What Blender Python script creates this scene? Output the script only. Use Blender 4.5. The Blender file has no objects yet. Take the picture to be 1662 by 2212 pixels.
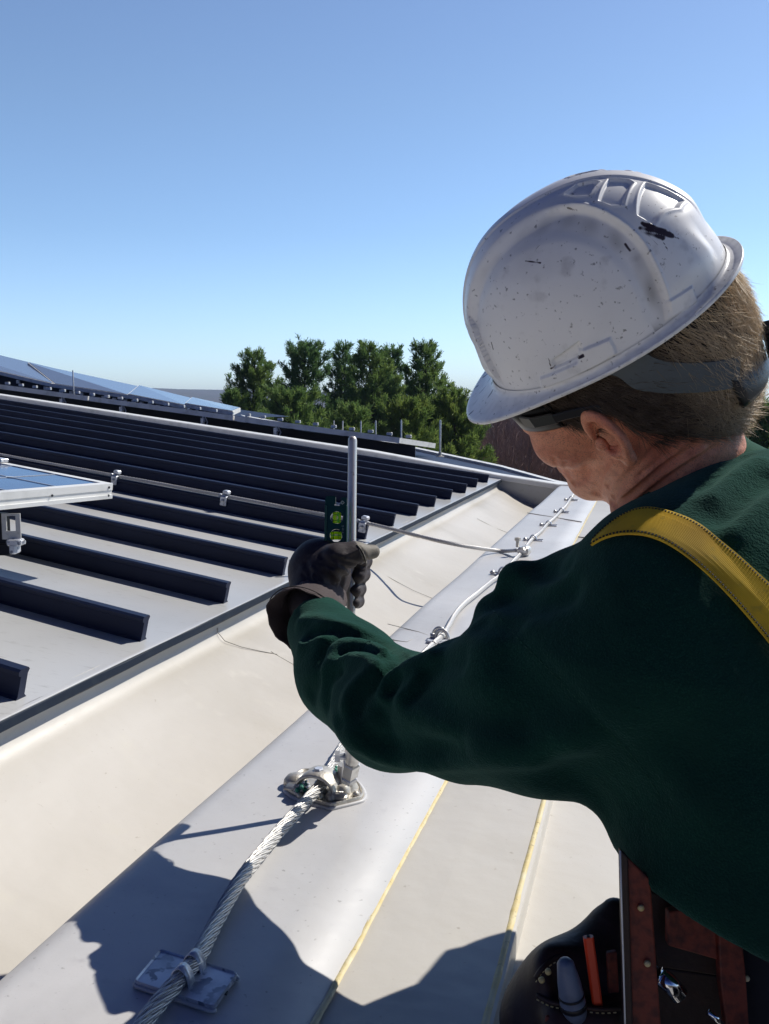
import bpy, math, random
import numpy as np
from mathutils import Vector, Matrix
from mathutils.bvhtree import BVHTree
random.seed(7); RNG=np.random.default_rng(7)
scene=bpy.context.scene; COL=scene.collection
# ------------------------------------------------------------------ camera
FL=2000.0; IW,IH=1662.0,2212.0; H=.53
PITCH=math.atan(221/2000); YAW=math.radians(15.66)
cam=bpy.data.cameras.new('camera'); camo=bpy.data.objects.new('camera',cam); COL.objects.link(camo)
camo.location=(0,0,H); camo.rotation_euler=(math.pi/2-PITCH,0,YAW)
cam.sensor_fit='VERTICAL'; cam.sensor_height=24; cam.lens=24*FL/IH; cam.clip_start=.02; cam.clip_end=20000
scene.camera=camo
scene.render.resolution_x=769; scene.render.resolution_y=1024
# ------------------------------------------------------------------ light
SUN_AZ=math.radians(42); SUN_EL=math.radians(45)     # azimuth east of +Y
SUND=np.array([math.sin(SUN_AZ)*math.cos(SUN_EL),math.cos(SUN_AZ)*math.cos(SUN_EL),math.sin(SUN_EL)])
wd=bpy.data.worlds.new('World'); scene.world=wd; wd.use_nodes=True
nt=wd.node_tree; nt.nodes.clear()
sky=nt.nodes.new('ShaderNodeTexSky'); sky.sky_type='NISHITA'; sky.sun_disc=False
sky.sun_elevation=SUN_EL; sky.sun_rotation=SUN_AZ; sky.air_density=1.0; sky.dust_density=.35; sky.ozone_density=2.5; sky.altitude=200
tc=nt.nodes.new('ShaderNodeTexCoord'); sp=nt.nodes.new('ShaderNodeSeparateXYZ'); cr=nt.nodes.new('ShaderNodeValToRGB')
nt.links.new(tc.outputs['Generated'],sp.inputs[0]); nt.links.new(sp.outputs['Z'],cr.inputs[0])
e=cr.color_ramp.elements; e[0].position=0; e[0].color=(1.75,1.95,2.35,1); e[1].position=.18; e[1].color=(1.42,1.58,1.78,1)
for q,c in ((.30,(1.44,1.52,1.62,1)),(.40,(1.42,1.46,1.58,1)),(.62,(.11,.20,.60,1)),(1.0,(.03,.07,.30,1))):
    x=e.new(q); x.color=c
mx=nt.nodes.new('ShaderNodeMix'); mx.data_type='RGBA'; mx.blend_type='MULTIPLY'; mx.inputs[0].default_value=1
nt.links.new(sky.outputs[0],mx.inputs[6]); nt.links.new(cr.outputs[0],mx.inputs[7])
bg=nt.nodes.new('ShaderNodeBackground'); bg.inputs[1].default_value=.085
wo=nt.nodes.new('ShaderNodeOutputWorld'); vd=nt.nodes.new('ShaderNodeVectorMath'); vd.operation='DOT_PRODUCT'; vd.inputs[1].default_value=(.35,.94,0); nt.links.new(tc.outputs['Generated'],vd.inputs[0])
mr=nt.nodes.new('ShaderNodeMapRange'); mr.inputs['From Min'].default_value=-.55; mr.inputs['From Max'].default_value=.5; nt.links.new(vd.outputs['Value'],mr.inputs[0])
bk_=nt.nodes.new('ShaderNodeMix'); bk_.data_type='RGBA'; bk_.inputs[6].default_value=(.07,.115,.27,1); bk_.inputs[7].default_value=(1,1,1,1); nt.links.new(mr.outputs[0],bk_.inputs[0])
m2=nt.nodes.new('ShaderNodeMix'); m2.data_type='RGBA'; m2.blend_type='MULTIPLY'; m2.inputs[0].default_value=1; nt.links.new(mx.outputs[2],m2.inputs[6]); nt.links.new(bk_.outputs[2],m2.inputs[7])
nt.links.new(m2.outputs[2],bg.inputs[0]); nt.links.new(bg.outputs[0],wo.inputs[0])
sl=bpy.data.lights.new('sun','SUN'); sl.energy=4.8; sl.angle=math.radians(.5); sl.color=(1,.955,.88)
so=bpy.data.objects.new('sun',sl); COL.objects.link(so); so.rotation_euler=Vector((-SUND[0],-SUND[1],-SUND[2])).to_track_quat('-Z','Y').to_euler()
so.location=(3,3,6)
vs=scene.view_settings; vs.view_transform='Standard'; vs.look='None'; vs.gamma=1; vs.exposure=.10
# ------------------------------------------------------------------ projection helpers (used to read real positions off the photograph)
_f=np.array([-math.sin(YAW),math.cos(YAW),0]); RT=np.array([math.cos(YAW),math.sin(YAW),0]); UP=np.array([0,0,1.])
FW=_f*math.cos(PITCH)-UP*math.sin(PITCH); UC=UP*math.cos(PITCH)+_f*math.sin(PITCH); CAM=np.array([0,0,H])
def ray(x,y): return (x-831)/FL*RT+(1106-y)/FL*UC+FW
def W(x,y,d): return CAM+ray(x,y)*d
def G(x,y,z=0.0):
    r=ray(x,y); return CAM+r*((z-H)/r[2])
def atX(x,y,X):
    r=ray(x,y); return CAM+r*(X/r[0])
def nrm(v): v=np.asarray(v,float); return v/(np.linalg.norm(v)+1e-12)
# ------------------------------------------------------------------ object helpers
def tag(o,label=None,cat=None,group=None,kind=None):
    if label: o['label']=label
    if cat: o['category']=cat
    if group: o['group']=group
    if kind: o['kind']=kind
    return o
def empty(name,loc,label,cat,group=None):
    o=bpy.data.objects.new(name,None); COL.objects.link(o); o.location=loc; o.empty_display_size=.05
    return tag(o,label,cat,group)
def root_loc(p):
    l=np.zeros(3)
    while p is not None: l+=np.array(p.location); p=p.parent
    return l
def mk(name,V,F,mat,parent=None,smooth=False,world=True,attr=None,auto=None):
    V=np.asarray(V,float).reshape(-1,3)
    if parent is not None and world: V=V-root_loc(parent)
    me=bpy.data.meshes.new(name)
    if isinstance(F,np.ndarray):
        n=F.shape[1]; me.vertices.add(len(V)); me.vertices.foreach_set('co',V.astype(np.float32).ravel())
        me.loops.add(F.size); me.loops.foreach_set('vertex_index',F.astype(np.int32).ravel())
        me.polygons.add(len(F)); me.polygons.foreach_set('loop_start',np.arange(0,F.size,n,dtype=np.int32))
        try: me.polygons.foreach_set('loop_total',np.full(len(F),n,dtype=np.int32))
        except Exception: pass
    else:
        me.from_pydata([tuple(v) for v in V],[],[tuple(int(i) for i in f) for f in F])
    me.update(calc_edges=True); me.validate()
    if smooth: me.polygons.foreach_set('use_smooth',np.ones(len(me.polygons),dtype=bool))
    if attr is not None:
        for k,a in attr.items():
            at=me.attributes.new(k,'FLOAT','POINT'); at.data.foreach_set('value',np.asarray(a,np.float32))
    o=bpy.data.objects.new(name,me); COL.objects.link(o)
    if mat: me.materials.append(mat)
    if parent is not None: o.parent=parent
    if auto is not None:
        me.polygons.foreach_set('use_smooth',np.ones(len(me.polygons),dtype=bool))
        try: me.set_sharp_from_angle(angle=math.radians(auto))
        except Exception: pass
    return o
class MB:
    def __init__(s): s.V=[]; s.F=[]; s.n=0
    def add(s,V,F):
        V=[tuple(map(float,v)) for v in V]
        s.V+=V; s.F+=[tuple(int(i)+s.n for i in f) for f in F]; s.n+=len(V); return s
    def box(s,c,size,ax=None,bev=0):
        c=np.array(c,float); h=np.array(size,float)/2; A=np.eye(3) if ax is None else np.array([nrm(a) for a in ax])
        if bev<=0:
            V=[c+A.T@(h*np.array(q)) for q in [(-1,-1,-1),(1,-1,-1),(1,1,-1),(-1,1,-1),(-1,-1,1),(1,-1,1),(1,1,1),(-1,1,1)]]
            F=[(3,2,1,0),(4,5,6,7),(0,1,5,4),(1,2,6,5),(2,3,7,6),(3,0,4,7)]
            return s.add(V,F)
        # chamfered box: profile polygon in xy with chamfer, and chamfered top/bottom
        b=min(bev,h.min()*.9)
        def ring(hx,hy,z,bb): return [(hx-bb,-hy,z),(hx,-hy+bb,z),(hx,hy-bb,z),(hx-bb,hy,z),(-hx+bb,hy,z),(-hx,hy-bb,z),(-hx,-hy+bb,z),(-hx+bb,-hy,z)]
        R=[ring(h[0]-b,h[1]-b,-h[2],b*.5),ring(h[0],h[1],-h[2]+b,b),ring(h[0],h[1],h[2]-b,b),ring(h[0]-b,h[1]-b,h[2],b*.5)]
        V=[c+A.T@np.array(q) for r in R for q in r]; F=[]
        for k in range(3):
            for i in range(8): F.append((k*8+i,k*8+(i+1)%8,(k+1)*8+(i+1)%8,(k+1)*8+i))
        F.append(tuple(range(7,-1,-1))); F.append(tuple(range(24,32)))
        return s.add(V,F)
    def tube(s,P,r,n=8,cap=True):
        P=np.asarray(P,float); m=len(P); r=np.full(m,r) if np.isscalar(r) else np.asarray(r)
        T=np.gradient(P,axis=0); T/=np.linalg.norm(T,axis=1)[:,None]+1e-12
        u=nrm(np.cross(T[0],[0.31,.2,.93] if abs(T[0][2])<.9 else [1,0,.1])); V=[]
        for i in range(m):
            u=u-T[i]*(u@T[i]); u=nrm(u); v=np.cross(T[i],u)
            for k in range(n):
                a=2*math.pi*k/n; V.append(P[i]+r[i]*(math.cos(a)*u+math.sin(a)*v))
        F=[(i*n+k,i*n+(k+1)%n,(i+1)*n+(k+1)%n,(i+1)*n+k) for i in range(m-1) for k in range(n)]
        if cap: F+=[tuple(range(n-1,-1,-1)),tuple(range((m-1)*n,m*n))]
        return s.add(V,F)
    def lathe(s,prof,c,axis=(0,0,1),n=24,cap=True,flat=None):
        c=np.array(c,float); a=nrm(axis); u=nrm(np.cross(a,[0,1,0] if abs(a[1])<.9 else [1,0,0])); v=np.cross(a,u); V=[]
        for (r,z) in prof:
            for k in range(n):
                t=2*math.pi*k/n; V.append(c+a*z+r*(math.cos(t)*u+math.sin(t)*v))
        m=len(prof); F=[(i*n+k,i*n+(k+1)%n,(i+1)*n+(k+1)%n,(i+1)*n+k) for i in range(m-1) for k in range(n)]
        if cap: F+=[tuple(range(n-1,-1,-1)),tuple(range((m-1)*n,m*n))]
        return s.add(V,F)
    def prism(s,poly,off):
        P=np.asarray(poly,float); n=len(P); off=np.array(off,float)
        V=list(P)+list(P+off); F=[tuple(range(n-1,-1,-1)),tuple(range(n,2*n))]+[(i,(i+1)%n,n+(i+1)%n,n+i) for i in range(n)]
        return s.add(V,F)
    def sheet(s,grid):
        g=np.asarray(grid,float); a,b=g.shape[:2]; 
        F=[(i*b+j,(i+1)*b+j,(i+1)*b+j+1,i*b+j+1) for i in range(a-1) for j in range(b-1)]
        return s.add(g.reshape(-1,3),F)
    def build(s,name,mat,parent=None,**k): return mk(name,s.V,s.F,mat,parent,**k)
# ------------------------------------------------------------------ materials
def material(name,base,rough=.6,metal=0,noise=None,bump=None,spec=.5,sheen=0,coat=0,sss=0,extra=None,trans=0):
    m=bpy.data.materials.new(name); m.use_nodes=True; t=m.node_tree; b=t.nodes['Principled BSDF']
    b.inputs['Base Color'].default_value=(*base,1); b.inputs['Roughness'].default_value=rough; b.inputs['Metallic'].default_value=metal
    b.inputs['Specular IOR Level'].default_value=spec
    if sheen: b.inputs['Sheen Weight'].default_value=sheen; b.inputs['Sheen Roughness'].default_value=.5; b.inputs['Sheen Tint'].default_value=(*[min(1,c*4+.1) for c in base],1)
    if coat: b.inputs['Coat Weight'].default_value=coat; b.inputs['Coat Roughness'].default_value=.15
    if sss: b.inputs['Subsurface Weight'].default_value=sss; b.inputs['Subsurface Radius'].default_value=(.012,.004,.002); b.inputs['Subsurface Scale'].default_value=.6
    if trans: b.inputs['Transmission Weight'].default_value=trans
    co=t.nodes.new('ShaderNodeTexCoord'); last=None
    cur=None
    for nz in (noise or []):       # (scale, color2, low, high, detail, stretch)
        sc,c2,lo,hi=nz[:4]; det=nz[4] if len(nz)>4 else 5; st=nz[5] if len(nz)>5 else (1,1,1)
        mp=t.nodes.new('ShaderNodeMapping'); mp.inputs['Scale'].default_value=st; t.links.new(co.outputs['Object'],mp.inputs[0])
        n=t.nodes.new('ShaderNodeTexNoise'); n.inputs['Scale'].default_value=sc; n.inputs['Detail'].default_value=det; t.links.new(mp.outputs[0],n.inputs['Vector'])
        r=t.nodes.new('ShaderNodeMapRange'); r.inputs['From Min'].default_value=lo; r.inputs['From Max'].default_value=hi; t.links.new(n.outputs['Fac'],r.inputs[0])
        x=t.nodes.new('ShaderNodeMix'); x.data_type='RGBA'; t.links.new(r.outputs[0],x.inputs[0])
        if cur is None: x.inputs[6].default_value=(*base,1)
        else: t.links.new(cur,x.inputs[6])
        x.inputs[7].default_value=(*c2,1); cur=x.outputs[2]
    if cur is not None: t.links.new(cur,b.inputs['Base Color'])
    nb=None
    for bp in (bump or []):          # (scale, strength, dist, stretch)
        mp=t.nodes.new('ShaderNodeMapping'); mp.inputs['Scale'].default_value=bp[3] if len(bp)>3 else (1,1,1); t.links.new(co.outputs['Object'],mp.inputs[0])
        n=t.nodes.new('ShaderNodeTexNoise'); n.inputs['Scale'].default_value=bp[0]; n.inputs['Detail'].default_value=4; t.links.new(mp.outputs[0],n.inputs['Vector'])
        k=t.nodes.new('ShaderNodeBump'); k.inputs['Strength'].default_value=bp[1]; k.inputs['Distance'].default_value=bp[2]; t.links.new(n.outputs['Fac'],k.inputs['Height'])
        if nb: t.links.new(nb,k.inputs['Normal'])
        nb=k.outputs[0]
    if nb: t.links.new(nb,b.inputs['Normal'])
    m['_c']=0
    return m
def attr_mix(m,attr,color,lo=0,hi=1,rough=None):
    """blend another colour in where the mesh carries a painted / soiled / sun-toned attribute"""
    t=m.node_tree; b=t.nodes['Principled BSDF']; a=t.nodes.new('ShaderNodeAttribute'); a.attribute_name=attr
    r=t.nodes.new('ShaderNodeMapRange'); r.inputs['From Min'].default_value=lo; r.inputs['From Max'].default_value=hi; t.links.new(a.outputs['Fac'],r.inputs[0])
    x=t.nodes.new('ShaderNodeMix'); x.data_type='RGBA'; t.links.new(r.outputs[0],x.inputs[0]); x.inputs[7].default_value=(*color,1)
    l=b.inputs['Base Color'].links
    if l: t.links.new(l[0].from_socket,x.inputs[6])
    else: x.inputs[6].default_value=b.inputs['Base Color'].default_value
    t.links.new(x.outputs[2],b.inputs['Base Color'])
M={}
M['cream']=material('cream_membrane',(.57,.54,.485),.42,noise=[(1.6,(.50,.47,.41),.42,.70,8),(2.6,(.46,.43,.37),.52,.74,9,(.35,1,1)),(14,(.58,.55,.48),.60,.80,6),(90,(.42,.38,.32),.70,.78,3)],bump=[(60,.08,.004),(3,.4,.025),(9,.15,.008)])
M['strip']=material('grey_membrane',(.575,.565,.555),.40,noise=[(2.2,(.49,.485,.48),.40,.72,8),(4,(.44,.43,.42),.56,.74,10,(1,.3,1)),(40,(.47,.46,.46),.62,.8,5),(130,(.34,.33,.32),.67,.75,3)],bump=[(80,.06,.003),(3,.4,.02),(11,.12,.006)])
M['pan']=material('coated_steel',(.55,.555,.55),.34,metal=.12,noise=[(1.2,(.42,.43,.435),.4,.7,4),(25,(.38,.38,.37),.6,.8,5,(1,4,1))],bump=[(2.2,.12,.03),(9,.03,.01)])
M['seam']=material('shade_navy_rib_steel',(.010,.018,.050),.5,metal=.0,spec=.25,noise=[(6,(.007,.013,.038),.4,.7,4)],bump=[(5,.08,.01)])  # navy-dark base paints in the ribs' shaded faces and cast shadows
M['trim']=material('dark_rubber_trim',(.010,.018,.034),.6,noise=[(30,(.02,.03,.045),.5,.75,5)],spec=.2)
M['lapline']=material('lap_sealant',(.34,.32,.28),.7)
M['sealant']=material('yellow_sealant',(.62,.50,.22),.55,noise=[(40,(.70,.62,.40),.4,.7,5),(160,(.35,.27,.12),.62,.74,3)],bump=[(120,.4,.002)])
M['white_metal']=material('anodised_frame',(.80,.80,.77),.40,metal=.1,noise=[(12,(.60,.60,.57),.5,.75,4)])
M['alu']=material('aluminium',(.64,.63,.60),.36,metal=.55,noise=[(60,(.45,.43,.40),.5,.75,5)],bump=[(140,.15,.002)])
M['rod']=material('aluminium_rod',(.66,.64,.60),.34,metal=.5,noise=[(30,(.52,.49,.45),.45,.7,6,(1,1,.15)),(160,(.36,.33,.29),.62,.75,3)],bump=[(90,.12,.001,(1,1,.2))])
M['cast']=material('cast_aluminium',(.56,.53,.47),.48,metal=.6,noise=[(70,(.42,.39,.33),.45,.72,5)],bump=[(220,.5,.0015),(60,.3,.002)])
M['galv']=material('galvanised_steel',(.66,.68,.72),.36,metal=.4,noise=[(75,(.20,.22,.27),.56,.62,2),(30,(.40,.42,.46),.45,.7,5)],bump=[(150,.2,.001)])
M['strand']=material('aluminium_strand',(.58,.565,.54),.42,metal=.4,noise=[(200,(.45,.43,.40),.5,.75,3)])
M['glass_pv']=material('solar_cells',(.012,.03,.10),.12,noise=[(8,(.02,.05,.14),.4,.7,3)],spec=.6,coat=.5)
M['cellline']=material('cell_grid',(.55,.58,.62),.3,metal=.3)
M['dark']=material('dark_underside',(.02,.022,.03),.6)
M['green_tool']=material('green_anodised',(.006,.05,.035),.32,metal=.45,noise=[(120,(.02,.085,.06),.6,.8,4)],bump=[(200,.1,.0005)])
M['vial']=material('vial_liquid',(.70,1,.04),.04,spec=.8,trans=.9)
t_=M['vial'].node_tree; b_=t_.nodes['Principled BSDF']; b_.inputs['Transmission Weight'].default_value=0; b_.inputs['Base Color'].default_value=(.62,.95,.03,1); tr_=t_.nodes.new('ShaderNodeBsdfTranslucent'); tr_.inputs[0].default_value=(.75,1,.04,1); x_=t_.nodes.new('ShaderNodeMixShader'); x_.inputs[0].default_value=.65; t_.links.new(b_.outputs[0],x_.inputs[1]); t_.links.new(tr_.outputs[0],x_.inputs[2]); t_.links.new(x_.outputs[0],t_.nodes['Material Output'].inputs['Surface'])
M['vialb']=material('vial_liquid_deep',(.16,.62,.02),.1)
M['bubble']=material('vial_bubble',(.78,.86,.30),.05,spec=1)
M['black']=material('black_plastic',(.012,.012,.014),.4,bump=[(200,.1,.001)])
M['whitepaint']=material('white_print',(.55,.62,.58),.5)
M['corrosion']=material('green_corrosion',(.03,.22,.15),.8,noise=[(300,(.2,.42,.33),.5,.7,3)],bump=[(400,.8,.002)])
M['fleece']=material('green_fleece',(.006,.036,.026),.95,noise=[(800,(.013,.064,.042),.48,.70,2),(9,(.006,.030,.024),.4,.7,4)],bump=[(520,.7,.0018),(110,.40,.002),(38,.35,.004)],spec=.05,sheen=.55)
M['rib']=material('green_ribbing',(.012,.055,.035),.95,bump=[(300,.6,.001)],spec=.15,sheen=.4)
M['glove']=material('black_work_glove',(.026,.020,.023),.62,noise=[(150,(.050,.042,.042),.52,.75,4)],bump=[(500,.5,.0008),(90,.3,.001)],spec=.35,sheen=.12)
M['glove_tip']=material('worn_leather_tip',(.17,.155,.125),.55,noise=[(60,(.10,.09,.075),.45,.7,5)],bump=[(260,.5,.001)])
M['cuff']=material('glove_cuff_fabric',(.050,.036,.036),.85,bump=[(350,.7,.001,(1,1,4))],sheen=.2)
M['skin']=material('skin',(.80,.33,.19),.50,noise=[(22,(.60,.17,.10),.45,.72,5),(900,(.36,.15,.10),.52,.72,2),(140,(.50,.17,.10),.50,.8,4),(9,(.66,.29,.17),.55,.8,3)],bump=[(420,.6,.0010),(150,.55,.0014),(60,.35,.002)],sss=.05,spec=.45)
M['hair']=material('grey_brown_hair',(.085,.058,.04),.5,noise=[(60,(.19,.14,.10),.45,.7,4)],spec=.5)
M['hairbase']=material('hair_undercoat',(.030,.020,.015),.8)
M['helmet']=material('white_helmet_plastic',(.86,.86,.85),.36,noise=[(16,(.70,.70,.69),.55,.85,9),(55,(.60,.595,.59),.60,.80,8),(210,(.30,.295,.29),.64,.72,4),(34,(.20,.20,.20),.745,.80,10,(1,9,1)),(30,(.22,.215,.21),.75,.80,10,(9,1,2))],bump=[(60,.05,.001)],coat=.12)
attr_mix(M['helmet'],'paint',(.035,.018,.018),.35,.6)
attr_mix(M['hair'],'sun',(.80,.62,.40),.0,1.)  # pale tone colours sunlight into the strands towards the nape
attr_mix(M['helmet'],'grime',(.16,.155,.15),.2,1.6)
M['band']=material('grey_suspension_plastic',(.065,.085,.10),.5,bump=[(200,.2,.0008)])
M['lens']=material('dark_lens',(.008,.008,.010),.30,spec=.12)
M['webbing']=material('yellow_webbing',(.78,.50,.02),.75,noise=[(14,(.52,.31,.02),.42,.72,6),(120,(.48,.32,.03),.6,.8,3)],bump=[(30,.15,.002)],sheen=.1)
M['thread']=material('black_stitching',(.015,.014,.012),.8)
M['denim']=material('dark_trousers',(.012,.014,.022),.85,bump=[(300,.4,.001)])
M['leather']=material('dark_leather',(.030,.014,.010),.55,noise=[(60,(.05,.02,.014),.5,.75,5)],bump=[(180,.5,.001)])
M['redleather']=material('oxblood_leather',(.20,.035,.018),.6,noise=[(120,(.07,.014,.010),.45,.7,5)],bump=[(220,.5,.001)])
M['orange']=material('orange_pencil_paint',(.72,.055,.015),.4)
M['bluegrip']=material('blue_grey_grip',(.15,.19,.27),.45,noise=[(60,(.10,.13,.19),.45,.7,4)])
M['chrome']=material('polished_steel',(.75,.76,.80),.12,metal=1)
M['glass_far']=material('sky_pale_far_cells',(.16,.20,.28),.22,spec=.9,coat=.4)  # pale base stands for sky mirrored at a low angle
M['bark']=material('pine_bark',(.055,.040,.030),.9,bump=[(20,.5,.02)])
M['ground']=material('woodland_floor',(.060,.045,.030),.95,noise=[(.05,(.035,.05,.02),.45,.65,5),(.6,(.10,.075,.05),.5,.75,4)])
M['hill']=material('leafless_hill',(.060,.052,.052),1.0,noise=[(.006,(.035,.042,.036),.45,.65,6),(.05,(.085,.068,.062),.5,.7,4)])
M['lower']=material('lower_roof_membrane',(.34,.33,.31),.7,noise=[(3,(.25,.245,.23),.4,.7,5)])
M['wallpaint']=material('parapet_metal',(.30,.31,.33),.5)
HAZE=.00028
# ================================================================== building
EZ=.033; K,S=.16,.12; RY=6.65           # pan edge height, seam skew, roof slope, rake position
DIR=np.array([-1,K,S])
def roof(Y0,t,z=0): return np.array([-1-t,Y0+K*t,EZ+S*t+z])
bld=empty('building',(0,0,-9),'low pitched building with ribbed metal roof, membrane gutter and grey ridge strip under the worker','building')
# --- ribbed steel roof
mb=MB(); ys=list(np.arange(-1.55,RY-.3,.41))
edges=[1.322+.41*i for i in range(-7,14)]
for i in range(len(edges)-1):
    y0,y1=edges[i],edges[i+1]
    g=[]
    for t in np.linspace(0,14,29):
        row=[]
        for u in np.linspace(0,1,9):
            row.append(roof(y0+(y1-y0)*u,t,-.004*math.sin(math.pi*u)**2))
        g.append(row)
    mb.sheet(np.array(g)[::-1])
roofm=mb.build('metal_roof',M['pan'],bld,smooth=True)
for i,y in enumerate(edges[:-1]):
    mb=MB(); t1=13.9; jt=random.uniform(-.004,.007); jy=random.uniform(-.003,.003)
    # folded rib profile (offset along Y, height): leaning web, rolled lip
    prof=[(-.014,0),(-.010,.006),(-.008,.042),(-.014,.045),(-.015,.052),(-.010,.056),(.010,.056),(.014,.052),(.010,.045),(.008,.006),(.014,0)]
    ts=[0.012,.02,t1]
    V=[roof(y+p+jy,t+((jt+.012*(.056-z)/.056) if t<.5 else 0),z) for t in ts for p,z in prof]; n=len(prof)
    F=[(k*n+j,k*n+j+1,(k+1)*n+j+1,(k+1)*n+j) for k in range(2) for j in range(n-1)]
    F.append(tuple(range(n)))
    mb.add(V,F)
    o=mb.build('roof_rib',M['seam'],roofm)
    if i==10:
        c=MB(); p0=roof(y,-.004+.012,.028); c.box(p0,(.003,.015,.05),ax=[(1,0,0),(0,1,0),(0,0,1)],bev=.003); c.build('rib_end_fold',M['galv'],roofm)
# --- edge trim (dark rubber closure) and bright drip lip
mb=MB()
def extrudeY(mb,prof,Ys,jit=0):
    n=len(prof); g=[[ (x,y,z+(random.uniform(-jit,jit) if jit else 0)) for (x,z) in prof] for y in Ys]
    mb.sheet(np.array(g))
extrudeY(mb,[(-1.0,.030),(-.989,.030),(-.987,.028),(-.986,.013),(-.990,.010),(-1.03,.010)],np.linspace(-1.6,RY,60),.0012)
mb.build('edge_trim',M['trim'],bld,smooth=False)
mb=MB(); extrudeY(mb,[(-.999,.0335),(-.988,.0332),(-.9865,.0318),(-.988,.0302)],np.linspace(-1.6,RY,60),.0008); mb.build('drip_lip',M['pan'],bld,smooth=True)
# --- membrane gutter with coved upstand
gp=[(-1.016,.030),(-1.015,.012),(-1.014,-.008)]
for a in np.linspace(.1,math.radians(70),10):
    gp.append((-.964-.050*math.cos(a), -.008-.042*math.sin(a)))
gp+=[(-.955,-.0555),(-.92,-.073),(-.88,-.094),(-.80,-.132),(-.70,-.168),(-.60,-.198),(-.574,-.206)]
Ys=np.linspace(-1.6,RY+.1,140); g=[]
for y in Ys: g.append([(x+.0015*math.sin(y*3+x*7),y,z+.0018*math.sin(y*2.1+x*19)+.0012*math.sin(y*5.3-x*31)) for x,z in gp])
mb=MB(); mb.sheet(np.array(g)); gut=mb.build('roof_gutter',M['cream'],bld,smooth=True)
def gz(X):
    xs=[p[0] for p in gp]; zs=[p[1] for p in gp]; return float(np.interp(X,xs,zs))
def lapline(path,w=.003,h=.0022,name='membrane_lap',par=None,mat='lapline'):
    mb=MB(); mb.tube(np.array(path),w,6); return mb.build(name,M[mat],par or bld,smooth=True)
def gut_lap(Y,corner=True,off=.09):
    X=np.linspace(-.90,-.58,14)
    lapline([(x,Y+.02*(x+.9),gz(x)+.0016) for x in X],.0009,par=gut)
    if corner:
        q=[(-1.0135,Y-off,.0),(-1.010,Y-off-.005,-.018),(-.990,Y-off-.008,-.030),(-.95,Y-off,-.043),(-.92,Y-off*.55,-.052),(-.90,Y-off*.2,-.058),(-.885,Y+.005,-.064)]
        lapline([(a,b,gz(a)+.0022) for a,b,c in q],.0010,par=gut)
        # small patch welded over the lap at the upstand
        g=[]
        for u in np.linspace(-.09,.11,8):
            g.append([(x,Y+u,gz(x)+.0035*(1-abs(u-.01)/.16)+.001) for x in np.linspace(-1.018,-.90,12)])
for Y in (2.14,3.25,5.15): 
    gut_lap(Y, Y<3, .07)
for Y in (.3,): gut_lap(Y)
# --- grey ridge strip with rounded shoulder
sp_=[(-.590,-.16),(-.588,-.05)]
for a in np.linspace(0,1,10): sp_.append((-.588+.040*math.sin(a*math.pi/2)**1.0*1.0, -.034+.034*math.sin(a*math.pi/2) if False else -.030*(1-math.sin(a*math.pi/2))-.002))
sp_=[(-.590,-.23),(-.588,-.045)]+[(-.588+.045*(1-math.cos(a)),-.036+.036*math.sin(a)) for a in np.linspace(0,math.pi/2,11)]+[(-.50,.0),(-.42,.001),(-.34,.0005),(-.262,0),(-.262,-.006)]
Ys=np.linspace(-1.6,RY+.1,150); g=[]
for y in Ys: g.append([(x+.0008*math.sin(y*4.7),y,z+(.0012*math.sin(y*3.1+x*11)+.0008*math.sin(y*7.7-x*23) if -.2<z and x>-.58 else 0)) for x,z in sp_])
mb=MB(); mb.sheet(np.array(g)); strip=mb.build('ridge_strip',M['strip'],bld,smooth=True)
# second sheet up to the raised edge, its turned-down face
g=[]
for y in Ys: g.append([(x,y,z+.0008*math.sin(y*3.7+x*13)) for x,z in [(-.27,-.0045),(-.20,-.004),(-.118,-.0045),(-.113,-.006),(-.112,-.010),(-.1115,-.034)]])
mb=MB(); mb.sheet(np.array(g)); mb.build('ridge_cover_sheet',M['strip2'] if 'strip2' in M else M['cream'],bld,smooth=False)
def bead(x,z,w,name):
    V=[];n=420; mbb=MB(); rows=[]
    for y in np.linspace(-1.6,RY,n):
        j=RNG.normal(0,.0003,2); s=.0007*math.sin(y*5)+.0003*math.sin(y*17)
        rows.append([(x+s-w-abs(j[0])*1.5,y,z),(x+s-w*.5,y,z+.0018+j[1]),(x+s+w*.5,y,z+.0018-j[1]),(x+s+w+abs(j[1])*1.5,y,z)])
    mbb.sheet(np.array(rows)); mbb.build(name,M['sealant'],bld,smooth=True)
bead(-.262,-.0018,.0032,'sealant_bead'); bead(-.119,-.0038,.0030,'sealant_bead')
# right hand membrane falling to the eave
g=[]
for y in Ys: g.append([(x,y,z+.001*math.sin(y*2.9+x*17)) for x,z in [(-.125,-.030),(-.06,-.034),(.0,-.040),(.05,-.046),(.052,-.052)]])
mb=MB(); mb.sheet(np.array(g)); mb.build('eave_membrane',M['cream'],bld,smooth=True)
# laps on the strip
def G3(x,y,z=0): return G(x,y,z)
a=G(1140,1108.5);b=G(1257,1128); lapline([a+(b-a)*u+[0,0,.0012] for u in np.linspace(0,1,8)],.0022,par=strip)
a=G(850,1371);b=G(925,1386); 
lapline([(p[0],p[1],.0012) for p in [G(x,y) for x,y in [(818,1374),(836,1380),(858,1385),(879,1388),(892,1382)]]],.0010,par=strip)
lapline([(p[0],p[1],.0012) for p in [G(x,y) for x,y in [(838,1349),(870,1357),(905,1366),(940,1379)]]],.0009,par=strip)
a=G(1241,1159,-.004);b=G(1290,1165,-.004); lapline([a+(b-a)*u+[0,0,.001] for u in np.linspace(0,1,5)],.002)
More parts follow.
